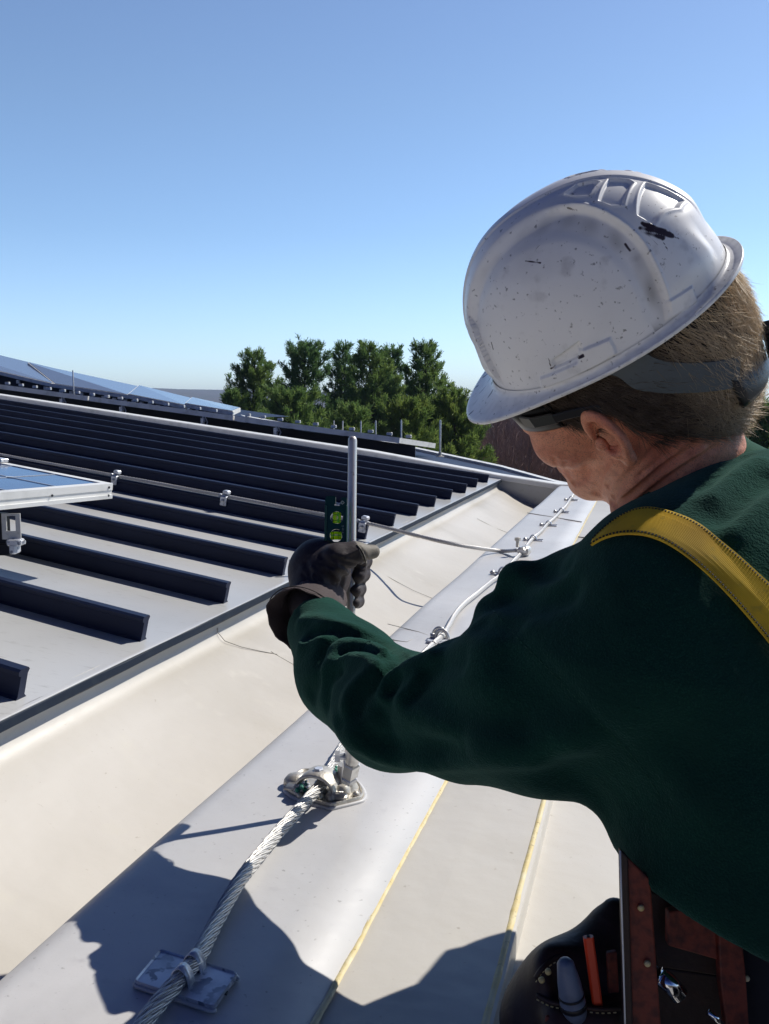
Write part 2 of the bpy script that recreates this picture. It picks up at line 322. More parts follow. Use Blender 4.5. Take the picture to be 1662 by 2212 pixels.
# parapet face and lower roof where both people stand
mb=MB(); mb.box((.0445,2.6,-.50),(.012,8.6,.90)); mb.build('parapet_wall',M['wallpaint'],bld)
mb=MB(); mb.box((2.55,2.6,-1.0),(5.0,9.0,.06)); mb.build('lower_roof',M['lower'],bld)
# --- rake: end wall of the gutter and the metal cap
mb=MB(); wx=[-1.025,-.9,-.78,-.66,-.56]
V=[]; 
top=lambda X: (EZ+.022+S*(-1-X)) if X<-.57 else .003
ry=lambda X: RY+K*(-1-X)
rows=[[(X,ry(X),-.27),(X,ry(X),top(X)-.004)] for X in wx]
mb.sheet(np.array(rows)[::-1]); mb.build('gutter_end_wall',M['pan'],bld)
mb=MB(); rows=[]
for X in [.3,0,-.3,-.57,-.8,-1.0,-2,-4,-7,-10,-14.6]:
    z=top(X) if X>-1 else EZ+.022+S*(-1-X); y=ry(X)
    if X<-1: z+=.03
    rows.append([(X,y-.012,z-.03),(X,y-.012,z),(X,y-.004,z+.006),(X,y+.10,z+.010),(X,y+.11,z+.004),(X,y+.11,z-.05)])
mb.sheet(np.array(rows)[::-1]); mb.build('rake_cap',M['white_metal'],bld)
# roof beyond the cap, with light metal eaves edge
P0=np.array([.3,6.72,-.02]); 
A1=W(1200,1046,7.6); A2=W(1083,1013,8.3); A3=W(816,955,10.4); A4=W(500,897,14.0)
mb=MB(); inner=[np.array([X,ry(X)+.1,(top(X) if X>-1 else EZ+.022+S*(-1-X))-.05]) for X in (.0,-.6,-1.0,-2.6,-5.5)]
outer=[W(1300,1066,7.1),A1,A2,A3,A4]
mb.sheet(np.array([inner,outer])[::-1]); mb.build('outer_roof',M['seam'],bld)  # dark rib colour paints in the shade beyond the cap
mb=MB(); pth=np.array(outer); rows=[]
for p in pth: rows.append([p+[0,-.05,.0],p+[0,-.05,.025],p+[0,.05,.03],p+[0,.06,-.12]])
mb.sheet(np.array(rows)[::-1]); mb.build('eave_edge',M['white_metal'],bld)
mb=MB(); mb.box((-4,9.5,-5.2),(24,.3,8.0)); mb.box((-16,2,-5),(.3,15,8)); mb.build('outer_wall',M['wallpaint'],bld)
far=MB(); far.sheet(np.array([[(-5.5,7.45,.42),(-15,8.9,1.55)],[(-5.5,14,.42),(-15,15.5,1.55)]])); far.build('far_roof_slope',M['seam'],bld)  # same dark colour, painting in the shade below the panels
# ================================================================== solar panels
def panel(C,A,B,la,lb,th=.04,label='',group=None,cells=(10,6),detail=True,rail=0,name='solar_panel'):
    """corner C on the top face, A and B unit edges in the plane"""
    A=nrm(A); B=nrm(B-A*(B@A)); N=np.cross(A,B); N=N if N[2]>0 else -N
    r=empty(name,C-N*th,label,'solar panel',group)
    f=MB(); w=.022
    ctr=C+A*la/2+B*lb/2-N*th/2
    for (c,sx,sy) in ((C+A*la/2+B*w/2,la,w),(C+A*la/2+B*(lb-w/2),la,w),(C+A*w/2+B*lb/2,w,lb-2*w),(C+A*(la-w/2)+B*lb/2,w,lb-2*w)):
        f.box(c-N*th/2,(sx,sy,th),ax=[A,B,N])
    if detail:
        for e0,ed,L,nn in ((C,A,la,-B),(C,B,lb,-A)):
            f.box(e0+ed*L/2-N*.009+nn*.0012,(L,.0024,.018) ,ax=[ed,nn,N]); f.box(e0+ed*L/2-N*(th-.006)+nn*.002,(L,.004,.010),ax=[ed,nn,N])
    f.build('panel_frame',M['white_metal'],r)
    g=MB(); g.box(ctr+N*(th/2-.005),(la-2*w,lb-2*w,.006),ax=[A,B,N]); go=g.build('panel_glass',M['glass_pv'],r)
    u=MB(); u.box(ctr-N*(th/2-.012),(la-2*w,lb-2*w,.004),ax=[A,B,N]); u.build('backsheet',M['dark'],r)
    if detail:
        l=MB(); 
        for i in range(1,cells[0]): l.box(C+A*(w+(la-2*w)*i/cells[0])+B*lb/2-N*.0012,(.0035,lb-2*w,.0012),ax=[A,B,N])
        for j in range(1,cells[1]): l.box(C+B*(w+(lb-2*w)*j/cells[1])+A*la/2-N*.0009,(la-2*w,.0035,.0012),ax=[A,B,N])
        for i in range(1,cells[0]):
            for j in range(1,cells[1]):
                l.box(C+A*(w+(la-2*w)*i/cells[0])+B*(w+(lb-2*w)*j/cells[1])-N*.0006,(.018,.018,.001),ax=[nrm(A+B),nrm(A-B),N])
        l.build('cell_grid',M['cellline'],go)
    return r,A,B,N
C=W(243,1044,2.5)
def solve(C,dh,px,py):
    lo,hi=0,6
    def colx(P): q=P-CAM; return 831+FL*(q@RT)/(q@FW)
    for _ in range(60):
        m=(lo+hi)/2
        P=C+np.array([dh[0],dh[1],0])*m
        if (P-CAM)@FW<.1 or colx(P)<px: hi=m
        else: lo=m
    P=C+np.array([dh[0],dh[1],0])*lo; r=ray(px,py); tt=np.linalg.norm((P-CAM)[:2])/np.linalg.norm(r[:2]); Q=CAM+r*tt
    return nrm(Q-C)
Aa=solve(C,nrm([-1,K,0]),0,997); Bb=solve(C,nrm([-K,-1,0]),0,1064)
pr,A_,B_,N_=panel(C,Aa,Bb,1.65,1.0,.042,'large solar panel with blue cells and pale frame at the left edge')
# frame screws, mid clamp, mounting post with slot, roof clamp
for u,v in ((.015,.010),(.015,.032),(.22,.018)): m=MB(); m.lathe([(.0033,0),(.0033,.0015)],C+B_*u-N_*v-A_*.0028,axis=-A_,n=10); m.build('frame_screw',M['dark'],pr)
m=MB(); m.box(C+A_*.42+B_*.004+N_*.006,(.06,.03,.010),ax=[A_,B_,N_],bev=.002); m.build('panel_clamp',M['galv'],pr)
ftop=W(24,1110,2.28)
m=MB()
m.box(ftop-N_*.006+A_*.56-B_*.0,(1.0,.035,.03),ax=[A_,B_,N_],bev=.003); m.build('mounting_rail',M['white_metal'],pr)
m=MB(); Z=np.array([0,0,1.]); rx=nrm([math.cos(YAW),math.sin(YAW),0]); ry_=nrm(np.cross(Z,rx))
c0=W(25,1137,2.20)
for dx in (-.0165,.0165): m.box(c0+rx*dx,(.011,.005,.062),ax=[rx,ry_,Z])
m.box(c0-Z*.021,(.022,.005,.02),ax=[rx,ry_,Z]); m.box(c0+Z*.028,(.022,.005,.006),ax=[rx,ry_,Z])
m.build('slotted_bracket',M['alu'],pr)
m=MB(); c1=W(34,1171,2.2); m.box(c1,(.034,.03,.016),ax=[rx,ry_,Z],bev=.003); m.box(c1-Z*.016-rx*.002,(.016,.035,.022),ax=[rx,ry_,Z],bev=.003); m.lathe([(.005,0),(.005,.006)],c1+rx*.017,axis=rx,n=6); m.build('roof_clamp',M['galv'],pr)
m=MB(); m.box(W(6,1150,2.34),(.03,.03,.10),ax=[rx,ry_,Z],bev=.003); m.box(W(8,1185,2.34),(.05,.04,.03),ax=[rx,ry_,Z],bev=.003); m.build('roof_clamp',M['black'],pr)
# --- row seen edge-on behind the rake cap
R0=W(-330,790,10.2); R1=W(866,951,7.9); L=np.linalg.norm(R1-R0); rd=(R1-R0)/L; n_=4
bk=nrm(np.array([K,1,0])+np.array([0,0,-.09]))
spots=['fourth from its right end','third from its right end','second from its right end','at the right end behind the rod top']
for i in range(n_):
    s=R0+rd*(L*i/n_+.008)
    r,a,b,nn=panel(s+np.array([0,0,.02]),rd,bk,L/n_-.016,1.0,.046,'dark solar panel seen edge-on, '+spots[i],'solar panels in a row beyond the rake cap',detail=False)
    m=MB(); q0=s+bk*.30+np.array([0,0,-.03]); q1=q0+rd*(L/n_); m.prism([q0,q1,q1+[0,0,-.55],q0+[0,0,-.55]],bk*.006); m.build('panel_shade_plate',M['dark'],r)  # added dark plate stands in for the shade beneath the panels
    for u in np.linspace(.05,.95,9): m=MB(); m.box(s+rd*(L/n_*u)+bk*.35+np.array([0,0,.045]),(.05,.03,.028),bev=.004); m.build('cable_clip',M['alu'],r)
    for u in ((.3,) if i in(0,) else (.22,.78) if i<3 else (.25,)):
        m=MB(); q=s+rd*(L/n_*u)+bk*.02
        m.tube([q+[0,0,-.02],q+[.02,0,-.07],q+[-.01,0,-.10],q+[0,0,-.16]],.009,6); m.tube([q+[.02,0,-.02],q+[.05,0,-.08],q+[.03,0,-.12]],.006,6); m.box(q+[0,0,-.17],(.14,.06,.015),bev=.004); m.box(q+[0,0,-.10],(.03,.03,.12)); m.build('hook_bracket',M['galv'],r)
    for u in (.15,.5,.85):
        m=MB(); q=s+rd*(L/n_*u)+bk*.6; m.box(q+[0,0,-.15],(.04,.04,.25)); m.build('support_post',M['dark'],r)
# --- stepping row farther off, tilted to the sun
quads=[((-260,742),(118,829.6),(-260,705),(150,803),13.6,12.4,'nearest the left edge'),
       ((118,829),(277,853),(60,783),(317,838),12.4,11.7,'second from the left'),
       ((277,851),(400,875),(300,832),(430,864),11.7,11.1,'third from the left'),
       ((400,871),(503,888),(415,858),(520,881),11.1,10.6,'at the low right end beside the pines')]
for (a,b,c,d,d0,d1,w) in quads:
    a3=W(*a,d0);b3=W(*b,d1);c3=W(*c,d0+1.3); 
    r=empty('solar_panel',(a3+b3)/2,'pale far tilted solar panel, '+w,'solar panel','solar panels in the far stepped row')
    d3=W(*d,d1+1.3); th=np.array([0,0,-.05])
    m=MB(); m.add([a3,b3,d3,c3,a3+th,b3+th,d3+th,c3+th],[(0,1,2,3),(7,6,5,4),(0,4,5,1),(1,5,6,2),(2,6,7,3),(3,7,4,0)]); m.build('panel_frame',M['white_metal'],r)
    ins=lambda P:P+( (a3+b3+c3+d3)/4-P)*.03+np.array([0,0,.004])
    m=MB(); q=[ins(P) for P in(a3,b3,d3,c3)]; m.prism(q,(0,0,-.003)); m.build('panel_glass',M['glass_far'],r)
    m=MB(); e=nrm(b3-a3); q0=a3+np.array([0,.12,-.055]);q1=b3+np.array([0,.12,-.055]); m.prism([q0,q1,q1+[0,0,-.45],q0+[0,0,-.45]],(0,.01,0)); m.build('panel_shade_plate',M['dark'],r)  # dark strip added to fill the shaded gap below this row
    for u in np.linspace(.06,.94,7): m=MB(); m.box(a3+(b3-a3)*u+np.array([0,.05,-.09]),(.05,.03,.05),bev=.004); m.build('rail_clip',M['alu'],r)
# ================================================================== small lightning rods along the far eave
def small_rod(base,h,label):
    r=empty('lightning_rod',base,label,'lightning rod','small lightning rods along the far roof edge')
    m=MB(); m.tube([base+[0,0,.02],base+[0,0,h-.01],base+[0,0,h]],[.0085,.0085,.004],8); m.build('rod',M['rod'],r,auto=40)
    m=MB(); m.lathe([(.035,0),(.035,.006),(.014,.012),(.014,.04)],base,n=10); m.build('base_plate',M['cast'],r,auto=40)
for (x,yb,yt,d,w) in ((951,987,907,7.9,'nearest and tallest, against the green bushes'),(867,962,907,8.9,'second from the right, at the end of the pale rail'),(812,950,908,9.8,'third from the right'),(780,946,909,10.6,'fourth from the right'),(741,938,909,11.6,'fifth from the right'),(722,936,908,12.6,'leftmost of the row before the pines'),(160,858,800,11.5,'alone above the far solar panels')):
    b=W(x,yb,d); small_rod(b,(yb-yt)/FL*d,'thin distant lightning rod, '+w)
# ================================================================== cables
def spline(P,n):
    P=np.asarray(P,float); Q=np.vstack([2*P[0]-P[1],P,2*P[-1]-P[-2]]); out=[]
    L=np.linalg.norm(np.diff(P,axis=0),axis=1); tot=L.sum()
    for i in range(len(P)-1):
        k=max(2,int(round(n*L[i]/tot)))
        for u in np.linspace(0,1,k,endpoint=False):
            a,b,c,d=Q[i:i+4]; out.append(.5*((2*b)+(-a+c)*u+(2*a-5*b+4*c-d)*u*u+(-a+3*b-3*c+d)*u**3))
    out.append(P[-1]); return np.array(out)
def frames(P):
    T=np.gradient(P,axis=0); T/=np.linalg.norm(T,axis=1)[:,None]; u=nrm(np.cross(T[0],[0,0,1])); U=[];V=[]
    for t in T: u=nrm(u-t*(u@t)); U.append(u); V.append(np.cross(t,u))
    return T,np.array(U),np.array(V)
def rope(name,path,R,strands,pitch,wires,step,mat,parent=None,label=None):
    L=np.linalg.norm(np.diff(path,axis=0),axis=1).sum(); P=spline(path,int(L/step)); T,U,V=frames(P)
    s=np.concatenate([[0],np.cumsum(np.linalg.norm(np.diff(P,axis=0),axis=1))])
    rs=R*math.sin(math.pi/strands)/(1+math.sin(math.pi/strands))*1.12; mb=MB()
    mb.tube(P,R-rs*1.3,8)
    for k in range(strands):
        a=2*math.pi*(k/strands+s/pitch); rc=R-rs
        C=P+rc*(np.cos(a)[:,None]*U+np.sin(a)[:,None]*V)
        if wires<=1: mb.tube(C,rs,5)
        else:
            # each strand is itself a small bundle of wires
            N=(np.cos(a)[:,None]*U+np.sin(a)[:,None]*V); Bn=np.cross(T,N)
            for w in range(wires):
                b=2*math.pi*(w/wires-s/(pitch*.55)); mb.tube(C+rs*.52*(np.cos(b)[:,None]*N+np.sin(b)[:,None]*Bn),rs*.56,4)
    return mb.build(name,mat,parent,smooth=True)
CZ=.0095
cp=[(120,2560),(215,2380),(310,2212),(373,2133),(400,2102),(430,2066),(468,1990),(520,1900),(590,1812),(640,1755),(690,1700),(712,1668),(742,1612),(785,1548),(835,1492),(890,1438),(936,1392)]
cz=[CZ]*17
for i,z in ((2,.011),(3,.012),(4,.014),(5,.013),(7,.011),(9,.012),(10,.016),(11,.016),(12,.012)): cz[i]=z
near=[G(x,y,z) for (x,y),z in zip(cp,cz)]
cable=empty('ground_cable',near[2],'thick braided aluminium cable running along the grey ridge strip past the rod base','cable')
rope('braided_cable',near[:13],.0084,9,.115,3,.0035,M['strand'],cable)
rope('braided_cable',near[12:],.0078,9,.11,1,.008,M['strand'],cable)
cpf=[(936,1392),(962,1366),(985,1326),(1005,1303),(1030,1283),(1060,1258),(1088,1238),(1108,1214),(1132,1188),(1142,1174),(1152,1163),(1170,1147),(1183,1132),(1197,1120),(1210,1106),(1222,1094),(1231,1080),(1240,1068),(1246,1062)]
farp=[G(x,y,.011) for x,y in cpf]; farp.append(farp[-1]+np.array([.02,.4,0]))
rope('braided_cable',farp,.0072,9,.11,1,.010,M['strand'],cable)
# second cable: along a roof rib, then hanging over the gutter to the junction
ribY=1.322+.41*5
c2=[roof(ribY,t,.0635+.002*math.sin(t*2)) for t in (9,6,4,3,2,1.2,.8,.4,.05)]
# drop from rib end to the junction on the strip
J=G(1128,1190,.02)
mid=[W(905,1158,3.40),W(960,1171,3.32),(W(1020,1182,3.34)),W(1080,1190,3.45)]
c2+=mid+[J+np.array([-.015,-.01,.003])]
cable2=empty('roof_cable',roof(ribY,.5,.05),'thinner twisted cable laid on a roof rib and sagging across the gutter to the junction','cable')
rope('twisted_cable',c2,.0078,7,.09,1,.014,M['strand'],cable2)
# ---- clips on the rib
def rib_clip(t,label):
    b=roof(ribY,t,.03); r=empty('rib_clip',b,label,'cable clip','cable clips on the roof rib')
    m=MB(); X=nrm(DIR); Yv=nrm([K,1,0]); Zv=np.cross(X,Yv); Zv=Zv if Zv[2]>0 else -Zv
    m.box(b+Zv*.016-Yv*.018,(.030,.010,.040),ax=[X,Yv,Zv],bev=.003); m.box(b+Zv*.033,(.028,.038,.010),ax=[X,Yv,Zv],bev=.003); m.build('clip_body',M['galv'],r)
    m=MB(); m.box(b+Zv*.052-X*.004-Yv*.004,(.026,.028,.016),ax=[X,Yv,Zv],bev=.004); m.box(b+Zv*.036-X*-.026-Yv*.006,(.014,.014,.014),ax=[X,Yv,Zv],bev=.003); m.build('cable_strap',M['galv'],r)
    m=MB(); m.lathe([(.006,0),(.006,.006),(.003,.008)],b+Zv*.018-Yv*.025,axis=-Yv,n=8); m.build('bolt',M['alu'],r)
rib_clip(.03,'small metal clip on the rib end just right of the rod')
rib_clip(.655,'small metal clip on the rib between the level and the near solar panel')
rib_clip(1.215,'small metal clip on the rib just right of the near solar panel corner')
# ---- flat strap clips on the ridge strip
def strap_clip(px,py,label,L=.078,ang=0):
    c=G(px,py,.002); r=empty('strap_clip',c,label,'cable clip','flat strap clips along the ridge strip')
    ca,sa=math.cos(ang),math.sin(ang); X=np.array([ca,sa,0]);Y=np.array([-sa,ca,0]);Zv=np.array([0,0,1.])
    m=MB(); m.box(c+Zv*.0015,(L,.024,.003),ax=[X,Y,Zv],bev=.001); m.box(c+Zv*.0045+Y*.010,(L,.003,.005),ax=[X,Y,Zv]); m.build('clip_plate',M['galv'],r)
    m=MB(); a=np.linspace(0,math.pi,9); 
    for off in (-.006,.006):
        m.tube([c+Y*off+X*(math.cos(t)*.0135)+Zv*(.001+math.sin(t)*.0225) for t in a],.003,5)
    m.build('cable_strap',M['galv'],r,smooth=True)
    m=MB(); m.lathe([(.009,0),(.008,.005),(.004,.009),(.0005,.010)],c-X*(L*.42)+Zv*.003,n=12); m.build('screw_dome',M['alu'],r,smooth=True)
strap_clip(1234,1081,'flat cable clip on the ridge strip, farthest one below the chin',ang=.02)
strap_clip(1213,1107,'flat cable clip on the ridge strip, second from the far end')
strap_clip(1185,1136,'flat cable clip on the ridge strip, third from the far end')
strap_clip(1152,1168,'flat cable clip on the ridge strip, just beyond the cable junction')
strap_clip(1086,1241,'flat cable clip on the ridge strip half hidden by the chest of the sweatshirt')
# ---- junction splice
r=empty('splice_clamp',J,'bright splice clamp joining the two cables beyond the chest','cable clamp')
m=MB(); m.box(J+[0,0,.002],(.034,.045,.026),bev=.008); m.lathe([(.017,-.02),(.019,-.012),(.019,.012),(.017,.02)],J+[.012,.01,.0],axis=nrm([.2,1,0]),n=12); m.build('clamp_body',M['alu'],r,auto=40)
m=MB(); m.lathe([(.006,0),(.006,.024),(.011,.024),(.011,.034),(.006,.036)],J+[-.018,.01,.012],n=6); m.build('bolt',M['cast'],r,auto=30)
# ---- loop-strap plates (mid one and the near one)
def loop_plate(corners,py_c,label,a0,name='cable_holder',loops=((.30,0),(-.30,0)),hs=.024):
    P=[np.array(c) for c in corners]; c=sum(P)/4; r=empty(name,c,label,'cable holder','galvanised loop plates holding the cable')
    X=nrm(P[2]-P[1]); Y=nrm(P[0]-P[1]); Zv=np.array([0,0,1.]); w=np.linalg.norm(P[2]-P[1]); h=np.linalg.norm(P[0]-P[1])
    # rounded plate outline with upturned rim
    def ol(s,rad=.12):
        o=[]
        for (sx,sy,b) in ((1,1,0),(-1,1,90),(-1,-1,180),(1,-1,270)):
            for t in np.linspace(0,90,5):
                q=math.radians(b+t); u=(sx*(1-rad)+rad*math.cos(q))*s*.5+.5; v=(sy*(1-rad)+rad*math.sin(q))*s*.5+.5
                o.append(P[1]*(1-u)*(1-v)+P[2]*u*(1-v)+P[0]*(1-u)*v+P[3]*u*v)
        return o
    m=MB(); rings=[(1.0,.000),(1.0,.0042),(.985,.0046),(.955,.0030),(.5,.0032)]
    g=[[p+Zv*z for p in ol(s)]+[ol(s)[0]+Zv*z] for s,z in rings]; m.sheet(np.array(g)); m.add(g[-1][:-1],[tuple(range(20))])
    m.build('holder_plate',M['galv'],r,auto=35)
    # thin sealant squeeze-out under the plate
    m=MB(); 
    m.tube([p-Zv*.0006 for p in ol(1.01)],.0022,6); m.build('sealant_squeeze',M['strip'],r,smooth=True)
    return r,c,X,Y,Zv,w,h
n0=[G(347,2058,.004),G(290,2127,.004),G(462,2184,.004),G(515,2110,.004)]
rp,c,X,Y,Zv,w,h=loop_plate(n0,0,'galvanised loop plate in the worker\'s shadow holding the cable at lower left',0)
cabdir=nrm(G(430,2066)-G(373,2133))
side=np.cross(Zv,cabdir)
for (px,py) in ((419,2079),(393,2110)):
    m=MB(); q=G(px,py,.0135); q[2]=0; g=[]
    for t in np.linspace(-.5,math.pi+.5,26):
        rr=.0104; hh=.0205
        if t<0: pb=q+side*(-rr-.016*(-t)/.5)+Zv*.0042
        elif t>math.pi: pb=q+side*(rr+.008*(t-math.pi)/.5)+Zv*.0042
        else: pb=q+side*(-math.cos(t)*rr)+Zv*(.0042+math.sin(t)*hh)
        g.append([pb-cabdir*.0055,pb+cabdir*.0055])
    m.sheet(np.array(g)); so_=m.build('loop_strap',M['galv'],rp,auto=50); sm=so_.modifiers.new('s','SOLIDIFY'); sm.thickness=.0014; sm.offset=1
for (px,py) in ((478,2112),(462,2140),(380,2088),(350,2108)): 
    m=MB(); q=G(px,py,.0050); m.box(q,(.028,.006,.0012),ax=[nrm(X+.15*Y),nrm(Y-.15*X),Zv],bev=.0005); m.build('punched_slot',M['dark'],rp)
for (px,py) in ((358,2078),(330,2118)): m=MB(); m.lathe([(.006,0),(.005,.0015),(.001,.0020)],G(px,py,.0045),n=12); m.build('rivet',M['galv'],rp,smooth=True)
m0=[G(932,1378,.004),G(922,1387,.004),G(962,1397,.004),G(972,1385,.004)]
rp,c,X,Y,Zv,w,h=loop_plate(m0,0,'small galvanised loop plate holding the cable beside the sweatshirt elbow fold',0)
m=MB(); q=G(955,1385,0)
m.tube([q+np.array([math.cos(t)*.016,0,.002+math.sin(t)*.025]) for t in np.linspace(0,math.pi,10)],.0045,6); m.tube([q+np.array([math.cos(t)*.016-.01,.018,.002+math.sin(t)*.025]) for t in np.linspace(0,math.pi,10)],.0045,6); m.lathe([(.006,0),(.006,.014)],q+[-.022,.0,.003],n=8); m.build('loop_strap',M['alu'],rp,smooth=True)
# ================================================================== lightning rod being plumbed
RB=np.array([-.3825,1.186,0]); base=G(748,1700,.006); 
rbx,rby=base[0],base[1]
TOPP=W(762,942,1.275)
rodb=W(755.5,1640,1.245)
RDIR=nrm(TOPP-rodb)
lr=empty('lightning_rod',base,'tall smooth aluminium rod gripped by the gloved hand, screwed into a cast foot','lightning rod')
L=np.linalg.norm(TOPP-rodb); m=MB()
m.lathe([(.0062,0),(.0062,L-.007),(.0056,L-.003),(.0036,L-.0006),(.001,L)],rodb,axis=RDIR,n=28); m.build('rod',M['rod'],lr,auto=50)
# plate outline from the cast foot
ol=[(619,1706),(625,1716),(653,1730),(700,1744),(712,1747),(722,1746),(774,1733),(783,1727),(786,1719),(779,1703),(764,1687),(752,1679),(700,1672),(657,1669),(638,1678),(624,1692)]
def foot(z,s=1.0):
    P=np.array([G(x,y,0.0) for x,y in ol]); c=P.mean(0); Q=c+(P-c)*s; Q[:,2]=z; 
    # smooth the outline
    out=[]
    n=len(Q)
    for i in range(n):
        a,b,cc,d=Q[(i-1)%n],Q[i],Q[(i+1)%n],Q[(i+2)%n]
        for u in (0,.33,.66): out.append(.5*((2*b)+(-a+cc)*u+(2*a-5*b+4*cc-d)*u*u+(-a+3*b-3*cc+d)*u**3))
    return out
rings=[foot(.001),foot(.0058),foot(.0072,.985),foot(.0072,.955),foot(.0046,.925),foot(.0046,.5)]
m=MB(); g=[r_+[r_[0]] for r_ in rings]; m.sheet(np.array(g)); m.add(rings[-1],[tuple(range(len(rings[-1])))])
fo=m.build('base_plate',M['cast'],lr,auto=35)
m=MB(); P=foot(.0006,1.04); m.tube(P+[P[0]],.0030,6); m.build('sealant_squeeze',M['strip'],fo,smooth=True)
# domes along the rim
for (x,y,rr) in ((666,1716,.0056),(691,1725,.0058),(717,1728,.0058),(731,1722,.0057),(746,1727,.0052),(763,1706,.0048),(769,1719,.0048),(648,1722,.0040),(700,1712,.005),(757,1699,.0044)):
    m=MB(); q=G(x,y,.0045); m.lathe([(rr,0)]+[(rr*math.cos(t),.002+rr*math.sin(t)) for t in np.linspace(0,1.45,6)],q,n=16); m.build('cast_boss',M['cast'],fo,smooth=True)
# boss, locking nut, coupling
m=MB(); b0=np.array([rbx,rby,.0]); m.lathe([(.019,.004),(.0165,.008),(.0135,.014),(.0122,.026),(.0118,.036),(.0112,.039)],b0,n=28); m.build('boss',M['cast'],lr,auto=50)
axd=nrm(rodb-b0-[0,0,.04])
axd=nrm(RDIR*.3+axd*.7)
m=MB(); q=b0+axd*.038; m.lathe([(.0095,0),(.0118,.0012),(.0118,.011),(.0095,.012)],q,axis=axd,n=6); m.build('lock_nut',M['galv'],lr)
m=MB(); m.lathe([(.0065,-.002),(.0065,.006)],q+axd*.012,axis=axd,n=16); m.lathe([(.0066,0),(.0066,.012)],q+axd*.05,axis=axd,n=16); m.build('threaded_neck',M['black'],lr)
m=MB(); m.lathe([(.0100,0),(.0122,.0015),(.0122,.034),(.0100,.0355)],q+axd*.016,axis=axd,n=6); m.build('hex_coupling',M['alu'],lr)
m=MB(); m.lathe([(.0088,0),(.0105,.002),(.0105,.050),(.0090,.055),(.0063,.058)],q+axd*.056,axis=axd,n=20); 
m.build('rod_socket',M['alu'],lr,auto=40)
rtv=nrm([math.cos(YAW),math.sin(YAW),0])
m=MB(); sc=q+axd*.066
m.lathe([(.0045,0),(.0045,.010)],sc-rtv*.019,axis=rtv,n=12); m.lathe([(.0078,0),(.0078,.0065)],sc-rtv*.0235,axis=rtv,n=6); m.lathe([(.006,0),(.006,.006)],sc+rtv*.0105,axis=rtv,n=6)
m.build('set_screw',M['galv'],lr)
# saddle clamp over the cable
m=MB(); cd=nrm(near[10]-near[9]); cd[2]=0; cd=nrm(cd); sd=nrm(np.cross(cd,[0,0,1])); cc=np.array([near[10][0],near[10][1],0])+cd*.012-sd*.006
g=[]
for t in np.linspace(-.25,math.pi+.25,18):
    x=math.cos(t); z=max(0,math.sin(t)); 
    if t<0: p_=cc+sd*(.027+.012*(-t)/.25); z_=.008
    elif t>math.pi: p_=cc-sd*(.030+.014*(t-math.pi)/.25); z_=.008
    else: p_=cc+sd*x*.027; z_=.008+z*.023
    g.append([p_-cd*.017+np.array([0,0,z_-.0015]),p_-cd*.0155+np.array([0,0,z_+.001]),p_+cd*.0155+np.array([0,0,z_+.001]),p_+cd*.017+np.array([0,0,z_-.0015])])
m.sheet(np.array(g)); sd_o=m.build('saddle_clamp',M['cast'],lr,smooth=True); s_=sd_o.modifiers.new('s','SOLIDIFY'); s_.thickness=.0035; s_.offset=-1
m=MB(); q=cc+np.array([0,0,.031]); m.lathe([(.0115,0),(.0115,.0018)],q,n=20); m.lathe([(.0072,.0018),(.0072,.0055),(.006,.0068)],q,n=6); m.build('bolt',M['galv'],sd_o,auto=30)
m=MB(); q=cc+sd*.034+cd*.004; m.lathe([(.012,.004),(.011,.012),(.007,.017),(.002,.018)],q,n=18); m.box(q+[0,0,.008]-cd*.02,(.03,.014,.010),ax=[sd,cd,(0,0,1)],bev=.003); m.build('clamp_lug',M['cast'],lr,auto=40)
m=MB(); q=G(640,1692,.004); m.lathe([(.018,0),(.017,.006),(.012,.012),(.004,.0145)],q,n=20); m.build('clamp_lug',M['cast'],lr,smooth=True)
# cut cable end with corroded strands
m=MB()
q=G(645,1704,.011); ax_=nrm(-cd+np.array([0,0,.15]))
for k in range(16):
    a=k*2.4; rr=.0075*math.sqrt(k/16); u_=sd*math.cos(a)*rr+np.array([0,0,math.sin(a)*rr]); m.tube([q+u_-ax_*.025,q+u_+ax_*(.002+.003*random.random())],.0016,5)
m.build('cut_cable_end',M['galv'],lr,smooth=True)
def lumps(c,n,s,name):
    m=MB()
    for k in range(n):
        p_=c+RNG.normal(0,s,3)*[1,1,.7]; rr=s*random.uniform(.35,.75)
        m.lathe([(rr*math.sin(t)*(1+.3*random.random()),-rr*math.cos(t)) for t in np.linspace(.1,3.05,6)],p_,axis=RNG.normal(size=3),n=7)
    m.build(name,M['corrosion'],lr)
lumps(G(657,1697,.018),11,.0045,'corroded_lump'); lumps(G(732,1664,.016),6,.0035,'corroded_lump')
m=MB(); 
for k in range(14):
    a=G(700+k*1.2,1690-k*1.5,.014); m.tube([a,a+cd*.02+RNG.normal(0,.004,3),a+cd*.034+RNG.normal(0,.006,3)],.0010,4)
m.build('frayed_wire',M['strand'],lr,smooth=True)
